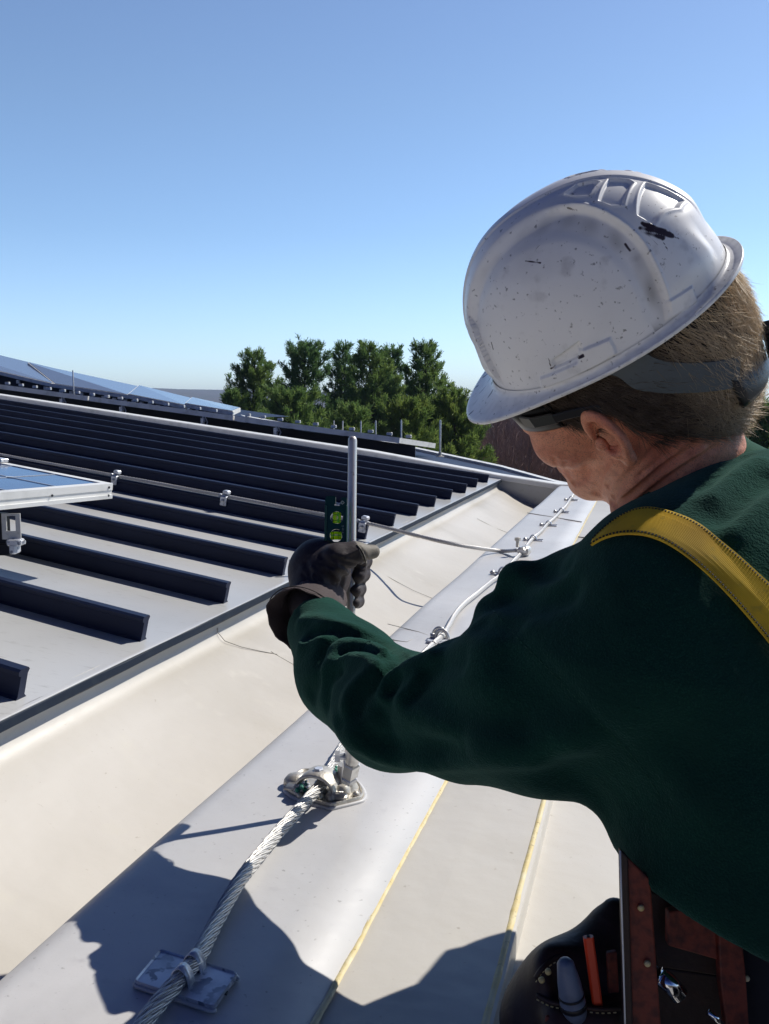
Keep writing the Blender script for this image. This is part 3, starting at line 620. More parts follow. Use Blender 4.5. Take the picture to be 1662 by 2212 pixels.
# ================================================================== torpedo level held against the rod
lv0=W(726,1129,1.237); Zl=RDIR; Xl=nrm(rtv-Zl*(rtv@Zl)+.00*FW); Yl=np.cross(Zl,Xl)     # Yl points away from camera
lvl=empty('spirit_level',W(726,1190,1.237),'small dark green spirit level with two lime vials held upright against the rod','spirit level')
pxm=1.237/FL
def LP(x,y,dy=0): return lv0+Xl*((x-726)*pxm)+Zl*((1129-y)*pxm)+Yl*dy
from math import cos,sin,pi
def hole_plate(outer,holes,y0,y1):
    """flat plate with round holes, triangulated between outline and holes"""
    from mathutils.geometry import delaunay_2d_cdt
    pts=[Vector((a,b)) for a,b in outer]; E_=[(i,(i+1)%len(outer)) for i in range(len(outer))]; 
    for (hx,hy,hr) in holes:
        s=len(pts); n=28
        for k in range(n): pts.append(Vector((hx+hr*cos(2*pi*k/n),hy+hr*sin(2*pi*k/n))))
        E_+=[(s+k,s+(k+1)%n) for k in range(n)]
    vo,eo,fo_,_,_,_=delaunay_2d_cdt(pts,E_,[],1,1e-7)
    F=[]
    for f in fo_:
        c=sum((vo[i] for i in f),Vector((0,0)))/len(f)
        if any((c.x-hx)**2+(c.y-hy)**2<(hr*.97)**2 for hx,hy,hr in holes): continue
        # inside outline?
        x_,y_=c.x,c.y; ins=False; n=len(outer)
        for i in range(n):
            ax_,ay=outer[i]; bx,by=outer[(i+1)%n]
            if (ay>y_)!=(by>y_) and x_<(bx-ax_)*(y_-ay)/(by-ay)+ax_: ins=not ins
        if ins: F.append(list(f))
    m=MB(); m.add([LP(v.x,v.y,y0) for v in vo],F); m.add([LP(v.x,v.y,y1) for v in vo],[f[::-1] for f in F])
    def wall(loop):
        a=[LP(x,y,y0) for x,y in loop]; b=[LP(x,y,y1) for x,y in loop]; n=len(loop); m.add(a+b,[(i,(i+1)%n,n+(i+1)%n,n+i) for i in range(n)])
    wall(outer)
    for hx,hy,hr in holes: wall([(hx+hr*cos(2*pi*k/28),hy+hr*sin(2*pi*k/28)) for k in range(28)])
    return m
outer=[(702.5,1079),(704.5,1073.5),(707,1072),(723,1071.5),(725,1073.5),(725.3,1089),(735,1091),(737,1076.5),(740,1074),(748,1074.5),(749,1078),(750.5,1104),(750.5,1255),(702.5,1255)]
holes=[(728,1118.5,13.6),(727,1157,13.8)]
web=hole_plate(outer,holes,-.004,.006).build('level_body',M['green_tool'],lvl)
m=MB()
for x in (704.3,748.8):
    a=LP(x,1092,.001); b=LP(x,1255,.001); m.box((a+b)/2,(3.4*pxm*1.2,.019,np.linalg.norm(a-b)),ax=[Xl,Yl,Zl],bev=.0008)
m.build('level_rail',M['green_tool'],web)
m=MB(); a=LP(728.5,1091.6,.0); m.box(a,(11*pxm,.012,2.8*pxm),ax=[Xl,Yl,Zl],bev=.0004); m.build('top_insert',M['white_metal'],lvl)
def vial(cx,cy,vert):
    c=LP(cx,cy,.001); ax1=Zl if vert else Xl; ax2=Xl if vert else Zl
    m=MB(); m.lathe([(.0052,-.0074),(.0055,-.006),(.0055,.006),(.0052,.0074)],c,axis=ax1,n=20); v=m.build('vial',M['vial'],lvl,auto=50)
    m=MB(); m.box(c+ax2*(.0020 if vert else .0003)-Yl*.0056,(.0030 if vert else .0016,.0006,.0125),ax=[ax2,Yl,ax1]); m.build('vial_tint',M['vialb'],v)
    m=MB()
    for s in (-.0037,.0037): m.tube([c+ax1*s+(ax2*cos(t)+Yl*sin(t))*.0057 for t in np.linspace(0,2*pi,20)],.00035,5)
    m.build('vial_line',M['black'],v)
    m=MB(); m.tube([c+ax1*s-Yl*.0050+ax2*.0008 for s in np.linspace(-.003,.003,7)],[.0005,.0013,.0016,.0017,.0016,.0013,.0005],8); m.build('air_bubble',M['bubble'],v,smooth=True)
    m=MB()
    for s in (-1,1): m.box(c+ax1*s*.0066+Yl*.001,(.0120,.004,.0016),ax=[ax2,Yl,ax1],bev=.0004)
    m.build('vial_clip',M['white_metal'],v)
vial(728,1118.5,True); vial(727,1157,False)
# printed marks: diamond emblem and USA
m=MB(); d=4.6
for s in (1,.72):
    P=[LP(740,1086-d*s,-.0046),LP(740+d*s,1086,-.0046),LP(740,1086+d*s,-.0046),LP(740-d*s,1086,-.0046)]; 
    for i in range(4): m.tube([P[i],P[(i+1)%4]],.00016,4)
P=[LP(740+2.0*cos(t),1086+2.0*sin(t),-.0046) for t in np.linspace(.6,5.6,10)]; m.tube(P,.00016,4); m.tube([LP(740.4,1086.6,-.0046),LP(742,1086.6,-.0046)],.00016,4)
m.build('printed_emblem',M['whitepaint'],web)
glyph={'U':[[(-2,-2.2),(1,-2.2),(2,-1.2),(2,1.2),(1,2.2),(-2,2.2)]],'S':[[(-2,2),(-2,-1.6),(0,-2),(0,1.8),(2,2),(2,-1.8)]],'A':[[(2,-2.2),(-2,0),(2,2.2)],[(.6,-1.3),(.6,1.3)]]}
m=MB()
for ch,yy in (('U',1136.5),('S',1143.5),('A',1150)):
    for line in glyph[ch]: m.tube([LP(741.5+b*.75,yy+a*.95,-.0046) for a,b in line],.00020,4)
m.build('printed_letters',M['whitepaint'],web)
# ================================================================== implicit surfaces
def dot3(a,b): return (a*b).sum(-1)
def cap(P,a,b,ra,rb):
    a=np.asarray(a,np.float32);b=np.asarray(b,np.float32); ab=b-a; t=np.clip(((P-a)@ab)/(ab@ab),0,1); return np.linalg.norm(P-a-t[:,None]*ab,axis=1)-(ra+(rb-ra)*t)
def ell(P,c,R,A=None):
    q=(P-np.asarray(c,np.float32)); 
    if A is not None: q=q@np.asarray(A,np.float32).T
    R=np.asarray(R,np.float32); k0=np.linalg.norm(q/R,axis=1); k1=np.linalg.norm(q/(R*R),axis=1); return k0*(k0-1)/(k1+1e-9)
def smin(a,b,k): h=np.clip(.5+.5*(b-a)/k,0,1); return b+(a-b)*h-k*h*(1-h)
def smax(a,b,k): return -smin(-a,-b,k)
def plined(P,L):
    L=np.asarray(L,np.float32); d=np.full(len(P),1e3,np.float32)
    for a,b in zip(L[:-1],L[1:]):
        ab=b-a; t=np.clip(((P-a)@ab)/(ab@ab+1e-12),0,1); d=np.minimum(d,np.linalg.norm(P-a-t[:,None]*ab,axis=1))
    return d
def snoise(P,f,seed,n=6):
    r=np.random.default_rng(seed); o=np.zeros(len(P),np.float32)
    for k in range(n):
        d=r.normal(size=3); d/=np.linalg.norm(d); o+=np.sin(P@(d*f*r.uniform(.6,1.5)).astype(np.float32)+r.uniform(0,6.28)).astype(np.float32)
    return o/n
def surfnet(sd,lo,hi,h):
    lo=np.array(lo,np.float32);hi=np.array(hi,np.float32); n=np.ceil((hi-lo)/h).astype(int)+1
    # coarse pass, then refine only blocks near the surface
    ax=[lo[i]+h*np.arange(n[i],dtype=np.float32) for i in range(3)]
    F=np.full(n,1.0,np.float32); B=8
    for i0 in range(0,n[0],B):
        for j0 in range(0,n[1],B):
            for k0 in range(0,n[2],B):
                pass
        break
    # block centres
    nb=[int(math.ceil(n[i]/B)) for i in range(3)]
    cc=np.stack(np.meshgrid(*[lo[i]+h*(np.arange(nb[i])*B+B/2-.5) for i in range(3)],indexing='ij'),-1).reshape(-1,3).astype(np.float32)
    dc=sd(cc); rad=h*B*.5*1.7321*1.35+h
    near=np.abs(dc)<rad+.012; sgn=np.sign(dc)
    idx=np.stack(np.meshgrid(*[np.arange(q) for q in nb],indexing='ij'),-1).reshape(-1,3)
    F=np.repeat(np.repeat(np.repeat(sgn.reshape(nb),B,0),B,1),B,2)[:n[0],:n[1],:n[2]].astype(np.float32)
    g=np.stack(np.meshgrid(*[np.arange(B)]*3,indexing='ij'),-1).reshape(-1,3)
    bi=idx[near]; step=400
    for s in range(0,len(bi),step):
        q=(bi[s:s+step,None,:]*B+g[None]).reshape(-1,3); ok=(q<n).all(1); q=q[ok]; F[q[:,0],q[:,1],q[:,2]]=sd(lo+q.astype(np.float32)*h)
    ins=F<0
    cs=np.zeros(tuple(n-1),np.int8)
    for dx in(0,1):
        for dy in(0,1):
            for dz in(0,1): cs+=ins[dx:n[0]-1+dx,dy:n[1]-1+dy,dz:n[2]-1+dz]
    act=(cs>0)&(cs<8); ci=np.argwhere(act); vid=-np.ones(act.shape,np.int64); vid[act]=np.arange(len(ci))
    acc=np.zeros((len(ci),3),np.float32); cnt=np.zeros(len(ci),np.float32)
    cor=[(x,y,z) for x in(0,1) for y in(0,1) for z in(0,1)]
    for a in cor:
        for k in range(3):
            if a[k]==0:
                b=list(a); b[k]=1; fa=F[ci[:,0]+a[0],ci[:,1]+a[1],ci[:,2]+a[2]]; fb=F[ci[:,0]+b[0],ci[:,1]+b[1],ci[:,2]+b[2]]; m=(fa<0)!=(fb<0); t=np.where(m,fa/(fa-fb+1e-12),0); p=np.array(a,np.float32)[None].repeat(len(ci),0); p[:,k]=t; acc+=p*m[:,None]; cnt+=m
    V=lo+(ci+acc/cnt[:,None])*h; Q=[]
    for k in range(3):
        o=[1 if i==k else 0 for i in range(3)]; a=F[:n[0]-o[0],:n[1]-o[1],:n[2]-o[2]]; b=F[o[0]:,o[1]:,o[2]:]; m=((a<0)!=(b<0))
        e=np.argwhere(m); i1,i2=[(1,2),(2,0),(0,1)][k]; e=e[(e[:,i1]>0)&(e[:,i2]>0)&(e[:,i1]<n[i1]-1)&(e[:,i2]<n[i2]-1)]
        flip=a[e[:,0],e[:,1],e[:,2]]<0
        def c(d1,d2): q=e.copy(); q[:,i1]-=d1; q[:,i2]-=d2; return vid[q[:,0],q[:,1],q[:,2]]
        q=np.stack([c(1,1),c(0,1),c(0,0),c(1,0)],1); q[~flip]=q[~flip][:,::-1]; Q.append(q)
    Q=np.vstack(Q); Q=Q[(Q>=0).all(1)]
    return V,Q
def trace(sd,px,py,t0=.4,t1=3):
    r=ray(px,py); r=r/np.linalg.norm(r); t=t0
    for _ in range(160):
        d=float(sd((CAM+r*t)[None].astype(np.float32))[0])
        if d<.0004: return CAM+r*t
        t+=max(d*.8,.0006)
        if t>t1: return None
    return CAM+r*t
def tracel(sd,pts): 
    o=[trace(sd,x,y) for x,y in pts]; return np.array([q for q in o if q is not None])
def dens(pts,n=5):
    P=np.array(pts,float); Q=np.vstack([2*P[0]-P[1],P,2*P[-1]-P[-2]]); o=[]
    for i in range(len(P)-1):
        a,b,c,d=Q[i:i+4]
        for u in np.linspace(0,1,n,endpoint=False): o.append(.5*((2*b)+(-a+c)*u+(2*a-5*b+4*c-d)*u*u+(-a+3*b-3*c+d)*u**3))
    o.append(P[-1]); return o
def creased(sd,items):
    """items: (polyline3d, amplitude(+ridge), width)"""
    items=[(np.asarray(L,np.float32),A,w) for L,A,w in items if len(L)>1]
    boxes=[(L.min(0)-3*w,L.max(0)+3*w) for L,A,w in items]
    def f(P):
        d=sd(P)
        nr=np.abs(d)<.04
        if nr.any():
            Pn=P[nr]; dn=d[nr].copy()
            for (L,A,w),(b0,b1) in zip(items,boxes):
                k=((Pn>b0)&(Pn<b1)).all(1)
                if k.any():
                    q=plined(Pn[k],L)/w
                    dn[k]-=A*np.exp(-q*q)
            d=d.copy(); d[nr]=dn
        return d
    return f
# ================================================================== the worker
person=empty('person',np.array([.36,.62,-.97]),'worker in white hard hat, dark green sweatshirt and black glove gripping the upright rod','person')
# helmet / head frame, x forward, y to his left, z up
def hframe(al,th,ro):
    f=np.array([-math.cos(al)*math.cos(th),-math.sin(th),math.sin(al)*math.cos(th)])
    u0=np.array([0,1,0])-f[1]*f; u0/=np.linalg.norm(u0); l=np.cross(u0,f)
    if l[2]>0:l=-l
    u=u0*math.cos(ro)+l*math.sin(ro); l2=l*math.cos(ro)-u0*math.sin(ro); return f,l2,u
_tw=lambda v: v[0]*RT+v[1]*UP+v[2]*_f
HF,HL,HU=[_tw(k) for k in hframe(.47768,.4415,.5948)]; HC=W(1292,692.6,.86); HA=np.stack([HF,HL,HU]).astype(np.float32)
def h2w(p): p=np.atleast_2d(np.asarray(p,float)); return HC+p@HA.astype(float)
def w2h(P): return (P-HC.astype(np.float32))@HA.T
hs=.912
def shell(ph,tt):
    c,s=np.cos(ph),np.sin(ph); a=np.where(c>0,.122,.135); n=2.5
    z=.136*np.sin(tt*np.pi/2); rr=np.cos(tt*np.pi/2)**(2/n)
    return hs*np.stack([a*c*rr,.104*s*rr,z],-1)
# ---- hard hat
def inpoly(x,y,poly):
    ins=np.zeros(x.shape,bool); n=len(poly)
    for i in range(n):
        ax_,ay=poly[i]; bx,by=poly[(i+1)%n]
        c=((ay>y)!=(by>y))&(x<(bx-ax_)*(y-ay)/(by-ay+1e-12)+ax_); ins^=c
    return ins
def segd(x,y,poly,closed=True):
    d=np.full(x.shape,1e3); n=len(poly)
    for i in range(n if closed else n-1):
        a=np.array(poly[i]);b=np.array(poly[(i+1)%n]); ab=b-a; t=np.clip(((x-a[0])*ab[0]+(y-a[1])*ab[1])/(ab@ab+1e-12),0,1); d=np.minimum(d,np.hypot(x-a[0]-t*ab[0],y-a[1]-t*ab[1]))
    return d
sstep=lambda x,a,b: (lambda t:t*t*(3-2*t))(np.clip((x-a)/(b-a),0,1))
def hel_ray(px,py):   # local point on the base shell under a pixel of the photograph
    r=ray(px,py); A=HA.astype(float); o=A@(CAM-HC); d=A@r; best=None
    for t in np.linspace(.6,1.1,1000):
        p=o+d*t; 
        if p[2]<-.002: continue
        zz=np.clip(p[2]/(.136*hs),0,1); rr=math.cos(math.asin(zz))**(2/2.5)
        a_=(.122 if p[0]>0 else .135)*hs*rr+1e-9; b_=.104*hs*rr+1e-9
        if p[2]<.136*hs and (abs(p[0])/a_)**2+(abs(p[1])/b_)**2<1: return p
    return None
def hl(pts): return [q for q in (hel_ray(x,y) for x,y in pts) if q is not None]
NU,NV=560,230
# fine side coordinates: (x,z) for arch, both sides mirrored
arch_o=hl(dens([(1034,820),(1018,730),(1016,640),(1040,575),(1085,510),(1150,470),(1240,452),(1310,470),(1372,515),(1410,575),(1440,650),(1470,740)],3))
arch_i=hl(dens([(1046,815),(1034,740),(1036,660),(1062,600),(1110,545),(1180,515),(1230,512),(1290,530),(1345,575),(1380,630),(1400,690)],3))
def xz(L): return [(p[0],p[2]) for p in L]
ao=xz(arch_o); ai=xz(arch_i)
ao_poly=ao+[(ao[-1][0],-.05),(ao[0][0]+.01,-.05)]; ai_poly=ai+[(ai[-1][0],-.05),(ai[0][0],-.05)]
ph=np.linspace(0,2*np.pi,NU,endpoint=False); tv=np.linspace(0,1,NV)**.92
PH,TV=np.meshgrid(ph,tv,indexing='ij'); S=shell(PH,TV*.9999)
du=np.roll(S,-1,0)-np.roll(S,1,0); dv=np.gradient(S,axis=1); Nn=np.cross(du,dv); Nn/=np.linalg.norm(Nn,axis=-1)[...,None]+1e-12; Nn[:,-1]=[0,0,1]; 
if (Nn[0,5]@np.array([1,0,0]))<0: Nn=-Nn
Nn[:,-3:]=[0,0,1]
X_,Y_,Z_=S[...,0],S[...,1],S[...,2]; side=sstep(np.abs(Y_),.025,.04)
disp=np.zeros_like(X_)
do=segd(X_,Z_,ao,False); io=inpoly(X_,Z_,ao_poly); so2=np.where(io,-do,do); di=segd(X_,Z_,ai,False); ii=inpoly(X_,Z_,ai_poly); si=np.where(ii,-di,di)
lowfade=sstep(Z_,.004,.03)
disp+=.0052*sstep(so2,-.0012,.0008)*side*lowfade                  # crown stands proud of the arch, crisp lip
disp+=.0015*np.exp(-(so2/.0016)**2)*side*lowfade
disp-=.0020*sstep(si,-.004,.006)*(1-sstep(so2,-.002,.0))*side*lowfade
disp+=.0052*(1-side)*lowfade*sstep(Z_,.03,.06)
disp+=.0016*(1-sstep(np.abs(Y_),.0055,.0085))*sstep(Z_,.03,.07)      # wide centre ridge
# recessed windows along the top, mirrored on both sides
wins=[[(-.034,.021),(-.041,.027),(-.050,.029),(-.0595,.014),(-.056,.0105),(-.044,.0105)],
      [(-.056,.036),(-.063,.040),(-.0705,.039),(-.0815,.014),(-.079,.0105),(-.067,.0105)],
      [(-.077,.045),(-.084,.048),(-.093,.036),(-.103,.025),(-.1085,.0105),(-.0895,.0105)]]
for w in wins:
    q=w; d=segd(X_,np.abs(Y_),q); i_=inpoly(X_,np.abs(Y_),q); sd_=np.where(i_,-d,d)
    disp-=.0022*(1-sstep(sd_,-.0010,.0006))*(Z_>.03); disp+=.0006*np.exp(-((sd_-.0010)/.0008)**2)*(Z_>.03)
def hline(pts,A,w,mirror=True):
    global disp
    L=hl(dens(pts,3)); 
    if len(L)<2: return
    L=np.array(L); P=np.stack([X_,np.abs(Y_) if mirror else Y_,Z_],-1).reshape(-1,3).astype(np.float32)
    if mirror: L[:,1]=np.abs(L[:,1])
    d=plined(P,L).reshape(X_.shape); disp+=A*np.exp(-(d/w)**2)
# accessory slot and pads
slot=hl([(1165,812),(1225,790),(1228,797),(1192,812),(1260,765),(1262,745),(1315,735),(1320,765),(1240,800)])
padA=hl([(1168,815),(1250,780),(1250,757),(1318,730),(1332,762),(1172,836)])
q=xz(padA); d=segd(X_,Z_,q); i_=inpoly(X_,Z_,q); sd_=np.where(i_,-d,d); disp+=.0032*(1-sstep(sd_,-.0005,.0006))*(np.abs(Y_)>.04)
pk=hl([(1192,780),(1198,796),(1262,765),(1250,738)]); q=xz(pk); d=segd(X_,Z_,q); i_=inpoly(X_,Z_,q); sd_=np.where(i_,-d,d); disp-=.0036*(1-sstep(sd_,-.0005,.0006))*(np.abs(Y_)>.04)
padB=hl([(1436,652),(1490,620),(1505,650),(1440,690)]); q=xz(padB); d=segd(X_,Z_,q); i_=inpoly(X_,Z_,q); sd_=np.where(i_,-d,d); disp+=.0024*(1-sstep(sd_,-.0006,.0012))*(np.abs(Y_)>.04)
disp+=.0012*np.exp(-((Z_-.012)/.003)**2)*(np.abs(Y_)>.03)*0
S2=S+Nn*disp[...,None]
# painted scrawl and grime, as point attributes
def blob(pts,w):
    L=hl(pts); P=S.reshape(-1,3).astype(np.float32); return plined(P,np.array(L)).reshape(X_.shape)/w if len(L)>1 else np.full(X_.shape,9.)
paint=np.zeros_like(X_)
for seg,w in (([(1384,490),(1412,500)],.0022),([(1380,500),(1445,515)],.0026),([(1382,508),(1425,519)],.0026),([(1400,497),(1430,505)],.0022),([(1440,515),(1458,521)],.0010),([(1385,505),(1415,535)],.0009),([(1386,494),(1440,512)],.0024)):
    dd=blob(seg,w); paint=np.maximum(paint,np.exp(-dd**2)*(.75+.5*snoise(S.reshape(-1,3).astype(np.float32)@np.diag([900,300,900]).astype(np.float32),1,3).reshape(X_.shape)))
for seg,w in (([(1352,526),(1362,540)],.0017),([(1228,456),(1248,457)],.0006),([(1136,564),(1168,568)],.0009),([(1185,772),(1190,790)],.0008),([(1190,796),(1262,766)],.0011),([(1062,740),(1066,755)],.0008),([(1422,520),(1436,545)],.0006),([(1270,614),(1300,630)],.0005),([(1180,612),(1205,606)],.0005)):
    dd=blob(seg,w); paint=np.maximum(paint,np.exp(-dd**2)*(.9+.5*snoise(S.reshape(-1,3).astype(np.float32)*700,1,5).reshape(X_.shape)))
band=np.where(io,np.exp(-(np.maximum(si,0)-.010)**2/.007**2),0)*(si>-.001)
grime=band*(.55+.6*snoise(S.reshape(-1,3).astype(np.float32),260,11).reshape(X_.shape))*side+.5*np.exp(-(Z_/.006)**2)
grime=np.clip(grime,0,1.4)
hat_e=mk('hard_hat',h2w(S2.reshape(-1,3)),np.array([(i*NV+j,((i+1)%NU)*NV+j,((i+1)%NU)*NV+j+1,i*NV+j+1) for i in range(NU) for j in range(NV-1)]),M['helmet'],person,smooth=True,attr={'paint':paint.ravel(),'grime':grime.ravel()})
hat_e['label']='scuffed white hard hat with a dark paint smear on its crown'
# brim all round: gutter, flange, peak at the front
cph,sph=np.cos(ph),np.sin(ph); ext=(.0085+.040*np.clip(cph,0,1)**2.6+.006*np.clip(-cph,0,1)**2.4)
rimp=shell(ph,0*ph); a0=np.where(cph>0,.122,.135)
def ringb(w,dz,th=0): 
    e=ext*w; droop=-.34*e*np.clip(cph,0,1)**1.5+.10*e*np.clip(-cph,0,1)
    return hs*np.stack([(a0+e)*cph,(.104+e)*sph,dz+droop+0*ph],-1)
rings=[shell(ph,0*ph+.02)+hs*np.stack([.001*cph,.001*sph,0*ph],-1),ringb(.06,.0008),ringb(.2,-.0012),ringb(.45,-.0026),ringb(.7,-.0030),ringb(.9,-.0022),ringb(.985,-.0022),ringb(1.0,-.0042),ringb(.97,-.0062),ringb(.7,-.0065),ringb(.3,-.0060),ringb(-.0,-.004)*np.array([.985,.985,1])]
inner=[hs*.965*shell(ph,0*ph+t_)/hs for t_ in (.1,.4,.7,.9)]
R_=np.array(rings+inner); nr=len(R_)
Fb=[(i*NU+j,i*NU+(j+1)%NU,(i+1)*NU+(j+1)%NU,(i+1)*NU+j) for i in range(nr-1) for j in range(NU)]
spk=snoise(R_.reshape(-1,3).astype(np.float32),900,21,8); pb=np.where((R_.reshape(-1,3)[:,0]>.112)&(spk>.42),1.,0)
brimo=mk('brim',h2w(R_.reshape(-1,3)),np.array(Fb)[:,::-1],M['helmet'],hat_e,smooth=True,attr={'paint':pb,'grime':np.clip(.4*spk+.25,0,1)})
# suspension band and ratchet knob
#BAND
kc=h2w([-.119,.004,-.092])[0]; kax=nrm(-HF*.95-HU*.25)
m=MB(); n_=22; prof=[]
V=[];F=[]
for z in (0,.016):
    for k in range(2*n_): rr=.0175 if k%2 else .0148; t=pi*k/n_; V.append(kc+kax*z+rr*(cos(t)*HL+sin(t)*nrm(np.cross(kax,HL))))
N2=2*n_; F=[(k,(k+1)%N2,N2+(k+1)%N2,N2+k) for k in range(N2)]+[tuple(range(N2,2*N2)),tuple(range(N2-1,-1,-1))]; m.add(V,F)
m.build('adjustment_knob',M['black'],hat_e)
m=MB(); g=[]
for u in np.linspace(-1,1,17):
    th=math.radians(180-42*u); x=.111*math.cos(th); y=.1*math.sin(th); g.append([(x,y,-.070-.012*(1-u*u)),(x*1.03,y*1.03,-.073-.012*(1-u*u)),(x*1.03,y*1.03,-.105-.010*(1-u*u)),(x,y,-.110-.010*(1-u*u))])
g=np.array(g); m.sheet(h2w(g.reshape(-1,3)).reshape(g.shape)); cvr=m.build('ratchet_housing',M['black'],hat_e,smooth=True); s_=cvr.modifiers.new('s','SOLIDIFY'); s_.thickness=.005
# ---- head and neck
def E3(*a): return np.array(a,np.float32)
NKb=w2h(W(1478,1062,.93)[None].astype(np.float32))[0]     # base of the neck in head coordinates
HB_=math.radians(12); HR_=np.array([[cos(HB_),-sin(HB_),0],[sin(HB_),cos(HB_),0],[0,0,1]],np.float32)   # the head turned a little inside the hat
def head_sd(P):
    p0_=w2h(P.astype(np.float32)); p=p0_@HR_.T; ps=p.copy(); ps[:,1]=np.abs(ps[:,1]); NKh=HR_@NKb
    d=ell(ps,(-.012,0,-.030),(.102,.078,.100))
    d=smin(d,ell(ps,(.050,0,-.055),(.060,.066,.075)),.03)
    d=smin(d,cap(ps,(.020,.054,-.116),(.088,.020,-.160),.020,.017),.018)           # jaw
    d=smin(d,ell(ps,(.100,0,-.163),(.021,.025,.018)),.012)                         # chin
    d=smin(d,ell(ps,(.074,.046,-.084),(.030,.024,.030)),.020)                      # cheek
    d=smin(d,ell(ps,(.086,0,-.122),(.030,.038,.038)),.02)                           # muzzle
    d=smin(d,cap(ps,(.104,0,-.040),(.121,0,-.080),.007,.0105),.012)                # nose
    d=smin(d,ell(ps,(.112,.010,-.086),(.011,.008,.008)),.006)
    d=smin(d,cap(ps,(.117,0,-.128),(.107,.020,-.131),.0055,.004),.005)              # lips
    d=smin(d,cap(ps,(.116,0,-.138),(.106,.018,-.139),.0055,.004),.005)
    d=smax(d,-cap(ps,(.122,0,-.133),(.104,.026,-.136),.0016,.0016),.003)
    d=smin(d,cap(ps,(.092,.012,-.022),(.082,.045,-.024),.009,.009),.012)            # brow
    d=smax(d,-ell(ps,(.103,.032,-.043),(.014,.015,.010)),.01)                       # eye socket
    d=smin(d,ell(ps,(.085,.031,-.043),(.0125,.0125,.0115)),.003)                    # eye
    # neck
    d=smin(d,cap(p,(-.022,0,-.09),NKh+E3(-.006,0,0),.058,.062),.030)
    d=smin(d,cap(p,(.036,.0,-.130),NKh+E3(.036,.0,.0),.028,.034),.026)
    d=smin(d,cap(p,(-.010,.056,-.09),NKh+E3(.045,.035,.02),.015,.016),.016)
    # ears
    dx,dz=p[:,0]-.020,p[:,2]+.072
    d0=np.sqrt((dx/.0185)**2+(dz/.0315)**2)
    for sy in (1,-1):
        # ear: tilted plate, rolled helix, lobe
        q=(p0_ if sy>0 else p)*np.array([1,sy,1],np.float32)
        ec=E3(.024,.0775 if sy>0 else .075,-.071); Ax=nrm([.90,-.44,.10]); Az=nrm([.16,-.05,1]); Ax=nrm(Ax-Az*(Ax@Az)); Ay=np.cross(Az,Ax)
        if Ay[1]<0: Ay=-Ay
        A=np.stack([Ax,Ay,Az]); r=(q-ec)@A.T.astype(np.float32)
        e1=ell(r,(-.001,.004,0),(.0140,.0045,.031))
        a_=np.arctan2(r[:,2]-.004,r[:,0]+.001)
        rr=np.sqrt(((r[:,0]+.0005)/.0125)**2+((r[:,2]-.004)/.0260)**2)
        tor=np.sqrt(((rr-1)*.0165)**2+(r[:,1]-.0095)**2)-.0043
        keep=(np.abs(a_)>.75)|(r[:,2]>.004)
        tor=np.where(keep,tor,tor+.01)
        conch=ell(r,(.0035,.009,-.001),(.0075,.0110,.0135))
        lobe=ell(r,(.001,.006,-.0275),(.0095,.0055,.0105))
        tragus=ell(r,(.0145,.008,-.004),(.005,.005,.007))
        e=smin(smin(e1,tor,.003),lobe,.005); e=smin(e,tragus,.003)
        d=smin(d,e,.004); d=smax(d,-conch,.003); d=smin(d,ell(r,(.0120,.006,-.004),(.0045,.005,.007)),.003)
    return d
crs=[]
def cr(pts,A,w,sd): crs.append((tracel(sd,dens(pts,3)),A*1.9,w*.85))
hsd0=head_sd
for pts,A,w in (([(1325,1075),(1345,1040),(1385,1000),(1420,965)],-.0030,.0030),([(1330,1095),(1370,1060),(1430,1010),(1500,965)],-.0032,.0030),([(1345,1108),(1400,1062),(1470,1012),(1550,965)],-.0026,.0028),
    ([(1336,1085),(1375,1045),(1425,1000),(1480,962)],.0022,.0035),([(1350,1100),(1400,1055),(1460,1010),(1520,972)],.0020,.0035),
    ([(1289,1068),(1292,1040),(1300,1010),(1315,990)],-.0035,.0040),([(1240,1045),(1262,1030),(1268,1010)],-.0022,.0035),([(1236,1040),(1225,1020),(1222,1000)],-.0018,.0030),([(1196,990),(1206,1010),(1212,1025)],-.0016,.0025),
    ([(1312,1050),(1330,1020),(1345,990)],-.0018,.003),([(1380,1030),(1440,985),(1500,955)],-.0018,.0022),([(1160,920),(1185,925),(1205,918)],-.0012,.002),([(1165,930),(1190,936),(1212,930)],-.0010,.002),([(1320,1085),(1350,1075),(1380,1050)],-.002,.0025)):
    cr(pts,A,w,hsd0)
head_f=creased(hsd0,crs)
def head_fin(P): 
    return head_f(P)+.0007*snoise(P,220,4,8)+.0012*snoise(P,60,8,5)
c0=h2w([[0,0,-.07]])[0]
V,Q=surfnet(head_fin,c0-[.20,.19,.21],c0+[.20,.19,.16],.0021)
body=mk('body',V,Q,M['skin'],person,smooth=True); body['label']='tanned, lined left side of the face, ear and neck'
def headh(P): return head_fin(P)
# ---- hair
def hairb_sd(P):
    p=w2h(P.astype(np.float32)); ps=p.copy(); ps[:,1]=np.abs(ps[:,1])
    d=smin(ell(ps,(-.014,0,-.034),(.108,.0865,.110)),ell(ps,(-.046,0,-.087),(.058,.066,.072)),.03)
    # hairline: bounded below/front
    x,y,z=ps[:,0],ps[:,1],ps[:,2]
    low=-(z-(-.1120-.62*(np.minimum(x,.012)+.0)*-1*-.9-.02)) # rises toward the ear
    # lower border: z > zb(x)
    zb=np.interp(x,[-.09,-.06,-.03,-.005,.004,.015,.03,.042,.060,.075],[-.165,-.155,-.135,-.108,-.085,-.052,-.043,-.062,-.058,-.030])
    fr=x-np.interp(z,[-.08,-.05,-.02],[.054,.064,.080])
    d=smax(d,(zb-z),.010); d=smax(d,fr,.008)
    return d
def hair_fin(P): return hairb_sd(P)+.0022*snoise((P-HC.astype(np.float32))@np.stack([HF*.4,HL,HU]).T.astype(np.float32),190,31,8)
